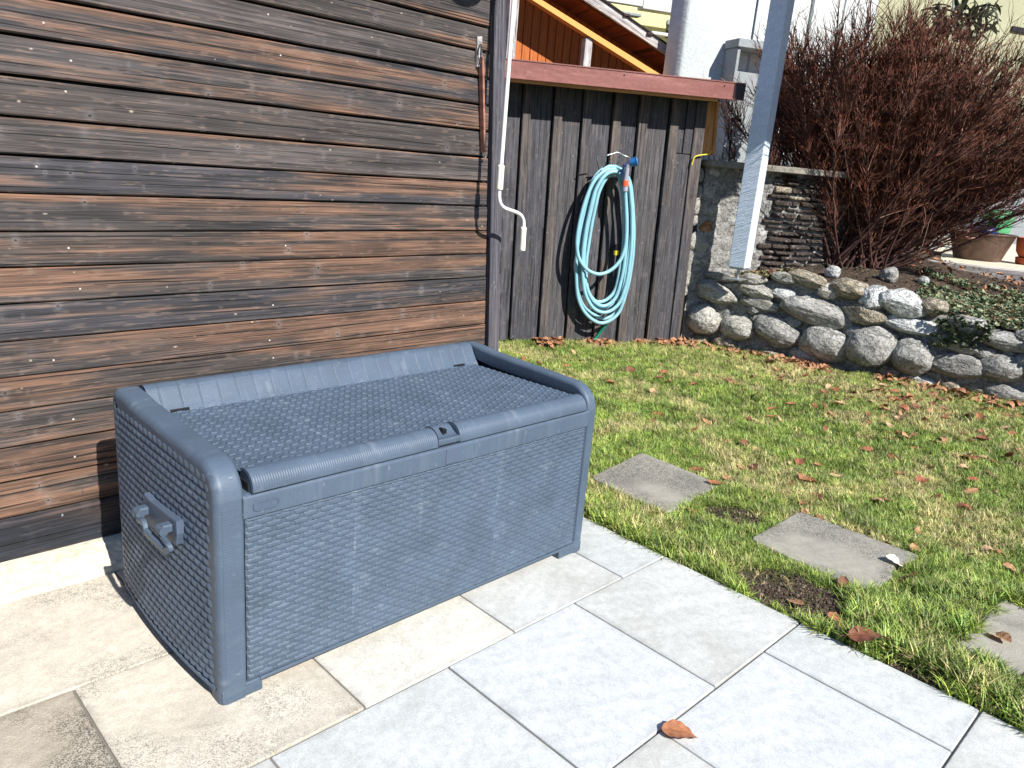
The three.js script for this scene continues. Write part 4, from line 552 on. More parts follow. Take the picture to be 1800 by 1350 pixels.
{ // garden hose on its wire hanger
  const O = 0.115, P = (px, py, o = O) => S(px, py, o);
  const hg = new Thing('hose_hanger', 'bent wire hose hanger fixed to the shed boards', 'hanger', 'shed', S(1086, 290, 0.04));
  const wr = (pts, r = 0.0042) => tube(pts, r, 40, 6);
  hg.add('wire_frame', [wr([P(1066, 304, 0.04), P(1064.5, 290, 0.1), P(1065.5, 274, 0.2), P(1075, 271, 0.2), P(1086, 268, 0.2), P(1096, 273, 0.2), P(1107, 278, 0.2), P(1104, 290, 0.12), P(1102, 300, 0.04)], 0.0045), wr([P(1066, 303, 0.04), P(1070, 310, 0.05), P(1088, 309, 0.05), P(1102, 300, 0.04)], 0.004), wr([P(1066, 296, 0.04), P(1060, 298, 0.12), P(1056, 300, 0.18)]), wr([P(1102, 298, 0.04), P(1106, 300, 0.16)])], M.steel);
  for (const [a, b, c, d] of [[1053, 300, 1048.5, 272], [1084, 290, 1088.5, 276], [1074, 290, 1073, 281]]) hg.add('prong', wr([P(a, b, 0.05), P((a + c) / 2, (b + d) / 2, 0.12), P(c, d, 0.19)], 0.0045), M.steel);
  const h = new Thing('garden_hose', 'pale turquoise garden hose coiled in long loops on the shed front with spray nozzle', 'hose', 'shed', S(1062, 560, O));
  const R = 0.0138;
  const loop = (pts, o, nm = 'hose_loop', closed = true, r = R) => h.add(nm, tube(pts.map(([x, y, dz], i) => P(x, y, o + (dz || 0))), r, pts.length * 12, 9, closed), M.hose);
  loop([[1086, 296], [1064, 299], [1046, 318], [1033, 362], [1022, 410], [1018, 455], [1026, 505], [1040, 530], [1056, 542], [1078, 532], [1094, 498], [1104, 450], [1109, 405], [1108, 350], [1103, 312]], 0.10);
  loop([[1084, 293], [1062, 296], [1044, 314], [1030, 360], [1017, 420], [1013, 480], [1018, 530], [1034, 556], [1058, 568], [1084, 554], [1100, 516], [1111, 460], [1114, 410], [1111, 350], [1105, 315]], 0.125);
  loop([[1082, 300], [1066, 304], [1052, 322], [1040, 365], [1030, 415], [1026, 460], [1031, 505], [1045, 531], [1062, 538], [1080, 526], [1092, 492], [1100, 440], [1102, 395], [1100, 350], [1096, 318]], 0.14);
  loop([[1086, 303], [1068, 305], [1049, 330], [1036, 375], [1026, 430], [1024, 480], [1030, 520], [1046, 544], [1066, 549], [1086, 536], [1099, 505], [1108, 452], [1111, 400], [1109, 352], [1104, 322]], 0.16);
  loop([[1080, 297], [1060, 303], [1043, 330], [1030, 375], [1019, 430], [1014, 490], [1024, 534], [1042, 552], [1062, 560], [1082, 550], [1098, 520], [1106, 470], [1108, 420], [1105, 360], [1099, 318]], 0.085);
  loop([[1084, 306], [1070, 309], [1055, 332], [1045, 370], [1036, 420], [1030, 470], [1034, 512], [1048, 530], [1064, 528], [1080, 512], [1090, 470], [1096, 430], [1097, 380], [1094, 335]], 0.115);
  // front strand: down from the connector, a short U and up to the hanger
  h.add('hose_end', tube([P(1099, 332, 0.2), P(1099.5, 350, 0.195), P(1101, 395, 0.19), P(1099, 432, 0.19), P(1090, 458, 0.19), P(1072, 476, 0.19), P(1052, 482, 0.19), P(1032, 474, 0.185), P(1018, 455, 0.18), P(1014, 430, 0.175), P(1018, 395, 0.17), P(1030, 350, 0.165), P(1046, 316, 0.16), P(1064, 300, 0.15), P(1082, 297, 0.14)], R, 120, 9), M.hose);
  h.add('green_tail', tube([P(1072, 555, 0.08), P(1064, 572, 0.08), P(1055, 584, 0.06), P(1046, 596, 0.05), P(1036, 604, 0.08)], 0.011, 30, 8), M.hoseGreen, undefined, { label: 'darker green hose tail reaching the grass' });
  const cyl = (a, b, r0, r1) => { const A = new THREE.Vector3(...a), B = new THREE.Vector3(...b), g = new THREE.CylinderGeometry(r1, r0, A.distanceTo(B), 16); g.applyQuaternion(new THREE.Quaternion().setFromUnitVectors(new THREE.Vector3(0, 1, 0), B.clone().sub(A).normalize())); g.translate((A.x + B.x) / 2, (A.y + B.y) / 2, (A.z + B.z) / 2); return g; };
  h.add('connector', cyl(P(1098.5, 336, 0.2), P(1099, 326, 0.2), 0.021, 0.021), M.silver);
  h.add('connector_ring', cyl(P(1099, 327, 0.2), P(1099.6, 317, 0.2), 0.024, 0.022), M.orange);
  const nz = h.add('nozzle_handle', merge([cyl(P(1099.5, 318, 0.2), P(1103, 291, 0.21), 0.019, 0.017), cyl(P(1103, 293, 0.21), P(1110, 285, 0.22), 0.018, 0.02)]), M.silver);
  h.add('trigger', [cyl(P(1092, 312, 0.205), P(1097, 290, 0.215), 0.006, 0.008), cyl(P(1096, 291, 0.21), P(1104, 288, 0.215), 0.01, 0.01)], M.blueDark, nz);
  h.add('nozzle_head', [cyl(P(1108, 286.5, 0.22), P(1118, 284, 0.24), 0.024, 0.034), cyl(P(1117.5, 284, 0.24), P(1119.5, 283.6, 0.242), 0.034, 0.03)], M.blue, nz);
  // black joint with a yellow ring at the back of the coil
  h.add('coupling', cyl(P(1084, 430, 0.06), P(1083.4, 440, 0.06), 0.02, 0.02), M.black); h.add('coupling_ring', cyl(P(1083.4, 440, 0.06), P(1083, 448, 0.06), 0.021, 0.021), M.yellow);
}

// ------------------------------------------------------------------ tubs and pots beyond the bed
{
  const ky = 0.86, pt = (px, py, y = ky) => hitY(px, py, y);
  const T0 = at('wall', 1600, 452, -2.45), T1 = at('wall', 1800, 478, -2.45);
  const yT = (T0[1] + T1[1]) / 2;
  const e = new Thing('timber_edging', 'weathered whitish timber edging board along the back of the planting bed', 'edging', 'wall', [1.6, yT - 0.1, -2.45]);
  const g = board([[-0.6, yT - 0.11], [4.2, yT - 0.11], [4.2, yT], [-0.6, yT]], -2.53, -2.45, 0.008); setUV(g, (x, y, z) => [x / 2.4, (y + z) * 2]); e.add('board', g, M.grey);
  const tg = grid(8, 8, (u, v) => { const p = toWorld('wall', [mix(-1.4, 6.5, u), yT - 0.02, -2.52 - 6 * v]); return [p.x, p.y, p.z, u * 8, v * 8]; }); structure('gravel_terrace', tg, M.cement);
  const base = (px, py) => { const p = hitY(px, py, yT - 0.02), q = toPx(p); return [p, q[2] / FPX]; };
  const lathe = (pr, seg = 36) => new THREE.LatheGeometry(pr.map((q) => new THREE.Vector2(Math.max(q[0], 0.0001), q[1])), seg);
  { const [p, m] = base(1716, 456), t = new Thing('brown_tub', 'wide brown metal tub with rolled rim and side handle holding the blue can', 'tub', 'world', [p.x, p.y, p.z]); const r1 = 52 * m, r0 = 36 * m, h = 46 * m; const gl = lathe([[0, 0], [r0, 0], [r0 + 0.004, 0.006], [mix(r0, r1, 0.5), h * 0.5], [r1 - 0.006, h - 0.01], [r1 + 0.008, h - 0.004], [r1 + 0.01, h + 0.006], [r1, h + 0.008], [r1 - 0.012, h], [r0 - 0.01, 0.05], [0, 0.05]]); boxUV(gl, 0.4); gl.translate(p.x, p.y, p.z); t.add('body', gl, std({ ...tex(256, 256, (u, v) => { const a = fbm(u * 6, v * 6, 4, 3), k = 0.7 + 0.6 * a; return [96 * k, 76 * k, 66 * k, a]; }), bumpScale: 0.003, roughness: 0.5, metalness: 0.3 }));
    const so = new THREE.CylinderGeometry(r1 * 0.9, r1 * 0.9, 0.02, 30); so.translate(p.x, p.y + h * 0.86, p.z); t.add('soil_fill', so, M.soil);
    const vd = EYE.clone().sub(p).setY(0).normalize(), hx = CR.clone().setY(0).normalize(); const c = p.clone().addScaledVector(vd, r1 * 0.93).addScaledVector(hx, -r1 * 0.35); t.add('handle', tube([[c.x - hx.x * 0.08, p.y + h * 0.93, c.z - hx.z * 0.08], [c.x - hx.x * 0.05 + vd.x * 0.05, p.y + h * 0.84, c.z - hx.z * 0.05 + vd.z * 0.05], [c.x + hx.x * 0.05 + vd.x * 0.05, p.y + h * 0.84, c.z + hx.z * 0.05 + vd.z * 0.05], [c.x + hx.x * 0.08, p.y + h * 0.93, c.z + hx.z * 0.08]], 0.012, 24, 7), M.rust);
    // blue watering can resting in the tub
    const bc = new Thing('blue_watering_can', 'small dark blue plastic watering can standing in the brown tub', 'watering can', 'world', [p.x, p.y + h * 0.88, p.z]); const b = lathe([[0, 0], [20 * m, 0], [22 * m, 8 * m], [20 * m, 14 * m], [14 * m, 17 * m], [0, 17 * m]]); b.translate(p.x, p.y + h * 0.88, p.z); bc.add('body', b, M.blueDark);
    const q = (a, y) => [p.x + hx.x * a * m, p.y + h * 0.88 + y * m, p.z + hx.z * a * m]; bc.add('handle', tube([q(-4, 14), q(0, 27), q(10, 30), q(17, 22), q(19, 10)], 2.4 * m, 30, 8), M.blueDark); bc.add('spout', tube([q(-17, 5), q(-22, 14), q(-25, 27)], 2.8 * m, 16, 8), M.blueDark); }
  { const [p, m] = base(1782, 452), pp = p.clone().addScaledVector(CF.clone().setY(0).normalize(), 0.5); const k = 1.06, r = 23 * m * k; const t = new Thing('green_water_barrel', 'translucent green plastic barrel standing behind the brown tub', 'barrel', 'world', [pp.x, p.y, pp.z]); const b = lathe([[0, 0], [r * 0.86, 0], [r * 0.9, 0.03], [r * 0.94, 12 * m], [r * 0.99, 14 * m], [r * 0.93, 16 * m], [r * 0.98, 60 * m], [r * 1.05, 62 * m], [r * 1.05, 66 * m], [r * 0.96, 68 * m], [r * 0.7, 76 * m], [0, 78 * m]]); b.translate(pp.x, p.y, pp.z); t.add('body', b, std({ color: hex(78, 152, 102), roughness: 0.45 })); const ld = new THREE.TorusGeometry(r * 0.9, 0.018, 8, 32); ld.rotateX(Math.PI / 2); ld.translate(pp.x, p.y + 71 * m, pp.z); t.add('lid_ring', ld, std({ color: hex(62, 132, 86), roughness: 0.5 })); }
  { const [p, m] = base(1808, 466), r = 27 * m; const t = new Thing('terracotta_pot', 'round terracotta flower pot on a saucer at the end of the timber edging', 'flower pot', 'world', [p.x, p.y, p.z]); const mt = std({ ...tex(128, 128, (u, v) => { const a = fbm(u * 8, v * 8, 3, 6), k = 0.85 + 0.3 * a; return [168 * k, 84 * k, 52 * k, a]; }), roughness: 0.8, bumpScale: 0.002 }); const b = lathe([[0, 8 * m], [r * 0.62, 8 * m], [r * 0.66, 12 * m], [r * 0.9, 22 * m], [r, 38 * m], [r * 1.02, 46 * m], [r * 0.92, 46 * m], [r * 0.85, 30 * m], [0, 30 * m]]); b.translate(p.x, p.y, p.z); t.add('pot', b, mt); const s = lathe([[0, 0], [r * 0.72, 0], [r * 0.8, 3 * m], [r * 0.84, 12 * m], [r * 0.78, 12 * m], [r * 0.72, 5 * m], [0, 5 * m]]); s.translate(p.x, p.y, p.z); t.add('saucer', s, mt); }
  { const [p, m] = base(1640, 440), g = box(p.x - 0.45, p.x + 0.15, p.y, p.y + 46 * m, p.z - 0.3, p.z, 0.02); boxUV(g, 0.5); const t = new Thing('stone_trough', 'grey weathered stone block beside the brown tub under the twigs', 'stone block', 'world', [p.x - 0.15, p.y, p.z]); t.add('block', g, M.stone[0]); t.add('top_slab', boxUV(box(p.x - 0.5, p.x + 0.32, p.y + 0.12, p.y + 0.17, p.z - 0.2, p.z + 0.04, 0.01), 0.5), M.slab[1], undefined); }
  { const [p, m] = base(1756, 446), pp = p.clone().addScaledVector(CF.clone().setY(0).normalize(), 0.9), g = new THREE.CylinderGeometry(0.055, 0.06, 0.95, 14); g.translate(pp.x, p.y + 0.475, pp.z); boxUV(g, 0.6); const t = new Thing('garden_stake', 'dark wooden stake standing between brown tub and green barrel', 'stake', 'world', [pp.x, p.y, pp.z]); t.add('stake', g, M.shed); const b = box(pp.x - 0.2, pp.x + 0.03, p.y + 0.93, p.y + 1.0, pp.z - 0.06, pp.z + 0.06, 0.01); boxUV(b, 0.6); t.add('cross_piece', b, M.shed); }
}

// ------------------------------------------------------------------ stepping slabs and bare earth in the lawn
const SL = [[[1036, 838], [1128, 794], [1268, 850], [1172, 902]], [[1316, 946], [1406, 897], [1620, 976], [1527, 1042]], [[1672, 1136], [1762, 1050], [1960, 1130], [1850, 1222]]];
const slabPoly = [];
SL.forEach((q, i) => {
  const P = q.map(([a, b]) => hitY(a, b, 0.012)); const c = P.reduce((a, p) => a.add(p), new THREE.Vector3()).multiplyScalar(0.25);
  const s = new THREE.Shape(); const pts = [];
  for (let k = 0; k < 4; k++) { const A = P[k], B = P[(k + 1) % 4]; for (let j = 0; j < 14; j++) { const t = j / 14, x = mix(A.x, B.x, t), z = mix(A.z, B.z, t), r = (j === 0 ? 0.012 : 0) + 0.006 * fbm(x * 30, z * 30, 2, 6) + (i === 1 && k === 2 && j > 2 && j < 8 ? 0.03 * Math.sin((j - 2) / 6 * Math.PI) : 0); const d = new THREE.Vector2(c.x - x, c.z - z).normalize(); pts.push(new THREE.Vector2(x + d.x * r, -(z + d.y * r))); } }
  s.setFromPoints(pts); const g = new THREE.ExtrudeGeometry(s, { depth: 0.045, bevelEnabled: true, bevelSize: 0.005, bevelThickness: 0.005, bevelOffset: -0.004, bevelSegments: 2 }); g.rotateX(-Math.PI / 2); g.translate(0, -0.039, 0); setUV(g, (x, y, z) => [clamp(0.5 + (x - c.x) / 0.52, 0, 1), clamp(0.5 + (z - c.z) / 0.52, 0, 1)]);
  g.translate(-c.x, 0, -c.z);
  const m = single('stepping_slab', g, M.slab[i], ['grey concrete stepping slab in the lawn nearest the storage box', 'grey concrete stepping slab with a broken corner in the middle of the lawn path', 'pale concrete stepping slab cut off by the edge of the view near the patio'][i], 'paving slab', 'stepping slabs across the lawn'); m.position.set(c.x, 0, c.z);
  slabPoly.push(P);
});
const inPoly = (x, z, P, grow) => { let inside = true; const c = P.reduce((a, p) => a.add(p), new THREE.Vector3()).multiplyScalar(1 / P.length); for (let i = 0; i < P.length; i++) { const A = P[i], B = P[(i + 1) % P.length], nx = B.z - A.z, nz = -(B.x - A.x), l = Math.hypot(nx, nz), s = Math.sign((c.x - A.x) * nx + (c.z - A.z) * nz); if (((x - A.x) * nx + (z - A.z) * nz) * s / l < -grow) inside = false; } return inside; };
const bare = [[1390, 1042, 0.2, 0.13, 0.98], [1290, 908, 0.13, 0.08, 0.92], [1590, 1050, 0.09, 0.04, 0.7], [1480, 1105, 0.12, 0.04, 0.85], [1690, 1225, 0.16, 0.035, 0.85], [1600, 1180, 0.12, 0.035, 0.85], [1330, 1030, 0.1, 0.04, 0.8], [1560, 950, 0.12, 0.02, 0.7], [1220, 830, 0.1, 0.03, 0.5], [1440, 1040, 0.08, 0.05, 0.8]].map(([a, b, r, w, k]) => { const p = hitY(a, b, 0); return [p.x, p.z, r, w, k]; });
const bareAt = (x, z) => { let v = 0; for (const [a, b, r, w, k] of bare) { const q = Math.hypot((x - a) / (w * 1.3), (z - b) / r) + 0.5 * (fbm(x * 22, z * 22, 2, 5) - 0.5); v = Math.max(v, k * sstep(1.15, 0.75, q)); } return v; };
{ // crumbs of soil where the turf is worn away
  const g = new THREE.IcosahedronGeometry(1, 0), N = 9000, m = new THREE.InstancedMesh(g, std({ color: 0xffffff, roughness: 1 }), N), o = new THREE.Object3D(), c = new THREE.Color();
  for (let i = 0, t = 0; i < N; t++) { const b = bare[Math.floor(rnd() * bare.length)], x = b[0] + rr(-1.3, 1.3) * b[3] * 1.4, z = b[1] + rr(-1.2, 1.2) * b[2]; if (t < 200000 && (rnd() > bareAt(x, z) || x < EDGE + 0.006 || slabPoly.some((P) => inPoly(x, z, P, 0)))) continue; const s = rr(0.0012, 0.0042) * (rnd() < 0.06 ? 2 : 1); o.position.set(x, lawnY(x, z) + s * 0.4 + 0.004, z); o.rotation.set(rnd() * 6, rnd() * 6, rnd() * 6); o.scale.set(s * rr(0.6, 1.4), s * rr(0.4, 0.9), s * rr(0.6, 1.4)); o.updateMatrix(); m.setMatrixAt(i, o.matrix); const k = rr(0.6, 1.4); m.setColorAt(i, rnd() < 0.12 ? c.setRGB(0.2 * k, 0.15 * k, 0.1 * k) : c.setRGB(0.062 * k, 0.043 * k, 0.028 * k)); i++; }
  shadowed(m); m.name = 'bare_soil'; m.userData = { label: 'crumbly bare soil patches between slabs and patio edge', category: 'soil', kind: 'stuff' }; scene.add(m);
}
// ------------------------------------------------------------------ grass
const dry = (x, z) => sstep(EDGE - 0.05, EDGE + 0.45, x + 0.12 * vn(z * 5, 2, 3)) * clamp(sstep(0.5, 0.68, fbm(x * 3.1 + 2, z * 3.1, 3, 61)) * 0.8 + sstep(4.6, 5.6, x - z * 0.15) * 0.45);
{
  const blade = (bx, bz, h, w, yaw, bend) => { const P = [], N = 3, dx = Math.cos(yaw), dz = Math.sin(yaw), I = []; for (let i = 0; i <= N; i++) { const t = i / N, ww = w * (1 - t * t * 0.85) * 0.5, px = bx + dx * bend * t * t * h, pz = bz + dz * bend * t * t * h, y = h * t * (1 - 0.25 * bend * t); if (i < N) P.push([px - dz * ww, y, pz + dx * ww], [px + dz * ww, y, pz - dx * ww]); else P.push([px, y, pz]); } for (let i = 0; i < N - 1; i++) { const a = i * 2; I.push(a, a + 1, a + 2, a + 1, a + 3, a + 2); } const a = (N - 1) * 2; I.push(a, a + 1, a + 2); const g = new THREE.BufferGeometry(); g.setAttribute('position', new THREE.BufferAttribute(new Float32Array(P.flat()), 3)); g.setIndex(I); g.computeVertexNormals(); return g.toNonIndexed(); };
  const clump = (n, spread, h0, h1, w, b0, b1) => { const l = []; for (let i = 0; i < n; i++) { const a = rnd() * 6.28, r = Math.sqrt(rnd()) * spread; l.push(blade(Math.cos(a) * r, Math.sin(a) * r, rr(h0, h1), w * rr(0.7, 1.2), rnd() * 6.28, rr(b0, b1))); } return merge(l); };
  const vars = [clump(9, 0.014, 0.018, 0.036, 0.0025, 0.3, 1.3), clump(9, 0.016, 0.014, 0.03, 0.0025, 0.7, 1.8), clump(8, 0.012, 0.024, 0.048, 0.0026, 0.3, 1.1)];
  const sets = vars.map(() => []);
  const put = (x, z) => {
    const sh = onSide(x, z, 'shed'), wl = onSide(x, z, 'wall'); if (sh[2] < 0.012 || wl[2] < -0.02) return;
    for (const P of slabPoly) if (inPoly(x, z, P, -0.004 + 0.012 * (vn(x * 40, z * 40, 3) - 0.5))) return;
    const b = bareAt(x, z); if (rnd() < b) return;
    const thin = Math.max(sstep(0.56, 0.74, fbm(x * 5, z * 5, 2, 44)) * 0.6, sstep(0.55, 0.75, fbm(x * 17, z * 17, 2, 48)) * 0.75); if (rnd() < thin) return;
    const [px, py, w] = toPx(new THREE.Vector3(x, 0, z)); if (w < 0.2 || px < 700 || px > 2500 || py > 1750 || py < 540) return;
    const e = sstep(EDGE + 0.25, EDGE, x), tall = (px > 1480 && py > 1040 && py < 1190) || (px > 1640 && py > 1180) ? 1 : 0;
    const k = rnd() < 0.18 + 0.35 * e + 0.5 * tall ? 2 : rnd() < 0.5 ? 0 : 1, s = rr(0.75, 1.2) * (1 + 0.28 * e + 0.4 * tall) * (1 - 0.3 * b) * (0.8 + 0.5 * fbm(x * 6, z * 6, 2, 71));
    sets[k].push([x, z, s, rnd() * 6.28, rr(-0.3, 0.3), rr(-0.3, 0.3), dry(x, z), rnd()]);
  };
  for (let i = 0; i < 230000; i++) { const q = rnd(); const x = EDGE + 0.004 + (q < 0.5 ? rnd() * 1.7 : rnd() * 4.2), z = rr(-4.2, 0.9); put(x, z); }
  for (let i = 0; i < 1500; i++) { const x = EDGE + 0.012 * rnd() + 0.002, z = rr(-2.6, 0.4); if (fbm(z * 6, 2, 2, 4) > 0.42) put(x, z); }
  const gm = std({ color: 0xffffff, roughness: 0.55, side: THREE.DoubleSide }); const gp = new THREE.MeshPhysicalMaterial({ color: 0xffffff, roughness: 0.6, transmission: 0.3, thickness: 0, side: THREE.DoubleSide });
  const grp = new THREE.Group(); grp.name = 'grass'; grp.userData = { label: 'short patchy lawn grass, green with straw-yellow patches', category: 'grass', kind: 'stuff' }; scene.add(grp);
  const o = new THREE.Object3D(), c = new THREE.Color();
  vars.forEach((g, k) => { const L = sets[k], m = new THREE.InstancedMesh(g, gm, L.length); L.forEach(([x, z, s, ya, ax, az, d, q], i) => { o.position.set(x, lawnY(x, z) - 0.002, z); o.rotation.set(ax, ya, az); o.scale.set(s, s * rr(0.8, 1.2), s); o.updateMatrix(); m.setMatrixAt(i, o.matrix); const kk = rr(0.6, 1.5) * (0.45 + 1.15 * fbm(x * 16, z * 16, 2, 83)); if (q < d * 0.7 + 0.06) c.setRGB(0.46 * kk, 0.39 * kk, 0.17 * kk); else { const w = rnd(); c.setRGB(mix(0.10, 0.31, w) * kk, mix(0.195, 0.36, w) * kk, mix(0.026, 0.07, w) * kk); } m.setColorAt(i, c); }); shadowed(m); m.name = 'grass_blades'; m.userData = { kind: 'stuff' }; grp.add(m); });
}
// ------------------------------------------------------------------ fallen leaves
const leafT = tex(128, 128, (u, v) => { const m = Math.abs(v - 0.5), ve = Math.abs(((u * 9 + m * 7) % 1) - 0.5), a = fbm(u * 9, v * 9, 3, 4); const k = 0.86 + 0.3 * (a - 0.4) - 0.16 * sstep(0.42, 0.5, ve) - 0.2 * sstep(0.03, 0.005, m); return [236 * k, 226 * k, 214 * k, clamp(0.5 - 0.4 * sstep(0.38, 0.5, ve) + 0.3 * a)]; });
const leafMat = [[200, 136, 96], [218, 168, 124], [150, 92, 64], [232, 198, 158], [190, 116, 82]].map((c) => new THREE.MeshPhysicalMaterial({ ...leafT, color: hex(...c), bumpScale: 0.0012, roughness: 0.7, transmission: 0.12, thickness: 0, side: THREE.DoubleSide }));
const leafGeo = [], flat = [3, 4];
for (let k = 0; k < 10; k++) {
  const isFlat = k === 3 || k === 4, fold = isFlat ? 0.22 : rr(0.1, 0.8), curl = isFlat ? -0.5 : rr(-1.6, 1.8), tw = rr(-0.6, 0.6), wav = rr(0.02, 0.07), asp = rr(0.27, 0.36), o = k * 5.1;
  const g = grid(16, 8, (u, v) => { const t = u, w = asp * Math.pow(Math.sin(Math.PI * Math.pow(clamp(t * 0.985 + 0.012), 0.82)), 0.8), s = (v - 0.5) * 2; let x = t - 0.5, y = s * w, z = Math.abs(s) * w * fold + wav * Math.sin(t * 26) * Math.abs(s) * 0.45 + 0.05 * (fbm(t * 4 + o, s * 2, 2, k) - 0.5); const a = curl * x; if (Math.abs(curl) > 0.05) { const R = 1 / curl; const zz = z; x = (R - zz) * Math.sin(a); z = R - (R - zz) * Math.cos(a); } const ta = tw * x * 2, y2 = y * Math.cos(ta) - z * Math.sin(ta); z = y * Math.sin(ta) + z * Math.cos(ta); return [x, z, y2, u, v]; });
  const l = [g.toNonIndexed()]; if (k % 2 === 0) { const p = g.attributes.position; l.push(tube([[p.getX(4 * 17), p.getY(4 * 17), p.getZ(4 * 17)], [p.getX(4 * 17) - 0.12, p.getY(4 * 17) + 0.03, p.getZ(4 * 17) + 0.02], [p.getX(4 * 17) - 0.22, p.getY(4 * 17) + 0.01, p.getZ(4 * 17) + 0.05]], 0.012, 5, 4)); }
  const m = merge(l); m.computeBoundingBox(); m.translate(0, -m.boundingBox.min.y, 0); leafGeo.push(m);
}
const bLeaf = (geo, mat, pos, size, label, group, tilt = 0.35, yaw) => { const m = single('fallen_leaf', leafGeo[geo], leafMat[mat], label, 'leaf', group); m.position.copy(pos); m.rotation.set(rr(-tilt, tilt), yaw ?? rnd() * 6.28, rr(-tilt, tilt)); m.scale.setScalar(size); return m; };
{
  const pxs = '923,629 953,637 995,640 1006,659 1077,672 1056,628 1107,648 1156,663 1169,653 1175,670 1147,689 1160,636 1227,657 1222,674 1022,631 1006,616 1158,723 1148,735 1240,737 1221,753 1277,774 1330,787 1312,780 1385,785 1231,794 1305,818 1325,818 1390,814 1407,811 1390,848 1377,833 1320,734 1327,695 1390,708 1300,674 1281,667 1325,674 1312,651 1325,661 1278,839 1226,822 1151,761 1216,896 1416,839 1478,710 1496,689 1513,687 1547,697 1533,704 1558,712 1573,736 1582,694 1627,736 1653,699 1640,706 1664,731 1711,697 1742,718 1782,731 1453,738 1451,749 1455,766 1578,758 1602,764 1649,773 1691,758 1729,767 1551,727 1524,740 1662,714 1555,678 1535,679 1478,673 1437,814 1422,843 1415,878 1438,871 1441,906 1417,894 1469,835 1541,878 1560,874 1581,831 1637,818 1674,821 1695,821 1623,843 1711,844 1742,831 1749,860 1707,863 1695,892 1621,929 1529,934 1562,951 1609,964 1669,950 1702,972 1739,967 1760,969 1592,1016 1777,1000 1795,1004 1774,1046 1730,1032 1650,873 1483,1028 1777,801 1707,803 1725,799 1400,1053 1557,1065 1588,1057 1472,1082 1481,1099 1595,1157 1693,1121 1682,1154 1716,1217 1630,1090'.split(' ').map((s) => s.split(',').map(Number));
  const rare = [];
  for (let i = 0; i < 45; i++) { const x = rr(1450, 1800); rare.push([x, mix(680 + (x - 1450) * 0.06, 790, rnd() * rnd())]); }
  for (let i = 0; i < 70; i++) { const y = 640 + 180 * Math.pow(rnd(), 1.4); const x = mix(1250 + (y - 640) * 1.2, 1800, rnd()); rare.push([x, y]); }
  const tone = ['tan brown', 'light tan', 'dark brown', 'straw-coloured', 'reddish brown'], shapeW = (k) => k === 3 || k === 4 ? 'flat' : k % 2 === 0 ? 'stalked' : 'curled';
  const area = (x, y) => y < 700 && x < 1120 ? 'on the grass between the storage box and shed' : y > 1000 ? (x < 1620 ? 'in the grass strip between middle slab and patio' : 'beside the pale slab at the patio edge') : y < 760 && x > 1430 ? (x < 1620 ? 'in the grass below the largest round wall stones' : 'in the grass at the far end of the stone wall') : y > 860 ? (x < 1500 ? 'beside the slab nearest the storage box' : 'in the grass beyond the middle stepping slab') : x < 1270 ? 'on the lawn in front of the hanging hose' : x < 1430 ? 'on the lawn in front of the timber post' : x < 1620 ? 'on the open lawn beyond the middle slab' : 'on the open lawn near the edge of view';
  [...pxs, ...rare].forEach(([x, y], i) => { const p = hitY(x, y, 0.016); if (onSide(p.x, p.z, 'wall')[2] < 0.06) return; if (i >= pxs.length && slabPoly.some((P) => inPoly(p.x, p.z, P, 0.02))) return; p.y = lawnY(p.x, p.z) + rr(0.008, 0.022); const gr = area(x, y), s = rr(0.045, 0.088) * (y > 1000 ? 1 : 1.05), gi = Math.floor(rnd() * 10), mi = Math.floor(rnd() * 5); bLeaf(gi, mi, p, s, tone[mi] + ' ' + shapeW(gi) + ' fallen leaf ' + gr, 'fallen leaves ' + gr, 0.55); });
  const pl = (px, py, h = 0.014) => { const p = hitY(px, py, h); return p; };
  bLeaf(flat[0], 0, hitY(1194, 1290, 0.006), 0.086, 'single reddish brown leaf lying alone on the pale patio tiles', undefined, 0.1, -0.9);
  bLeaf(flat[1], 2, hitY(1527, 1122, 0.04), 0.115, 'largest brown leaf, broad and flat, resting on the patio edge', undefined, 0.15, -0.85);
  bLeaf(1, 0, pl(1255, 850), 0.075, 'brown leaf lying on the slab nearest the box at its outer corner', undefined, 0.15);
  bLeaf(7, 1, pl(1758, 1122), 0.085, 'folded brown leaf lying on the pale slab cut off by the view edge', undefined, 0.25);
  const w = single('dried_pale_leaf', leafGeo[3].clone(), new THREE.MeshPhysicalMaterial({ color: hex(214, 209, 190), roughness: 0.8, transmission: 0.1, thickness: 0, side: THREE.DoubleSide }), 'curled whitish dried leaf lying on the middle stepping slab', 'leaf'); w.position.copy(pl(1572, 988)); w.rotation.set(0.35, 2.2, 0.25); w.scale.setScalar(0.08);
  // drifts of leaves against shed and wall, too many to count
  const N = 560, per = leafGeo.slice(0, 5).map(() => []); let i = 0;
  while (i < N) { let p; const q = rnd(); if (q < 0.42) { const s = rnd() < 0.35 ? rr(0.3, 0.52) : rnd() < 0.4 ? rr(0.74, 0.95) : rr(1.15, 1.6); p = toWorld('shed', [s, 0, 0.03 + Math.abs(rr(-1, 1) * rr(0, 0.2))]); } else { const s = rnd() < 0.25 ? rr(-0.2, 0.5) : rnd() < 0.5 ? rr(0.55, 1.0) : rr(1.3, 2.5); p = toWorld('wall', [s, 0, 0.05 + Math.abs(rr(-1, 1)) * rr(0, 0.3)]); } per[i % 5].push(p); i++; }
  for (let k = 0; k < 160; k++) { const q = [rr(0.5, 2.4), 0, -rr(1.2, 2.35)]; const p = toWorld('wall', q); p.y = bedY(q[0], -q[2]); if (fbm(p.x * 2, p.z * 2, 2, 5) > 0.45 || q[2] < -1.9) per[k % 5].push(p); }
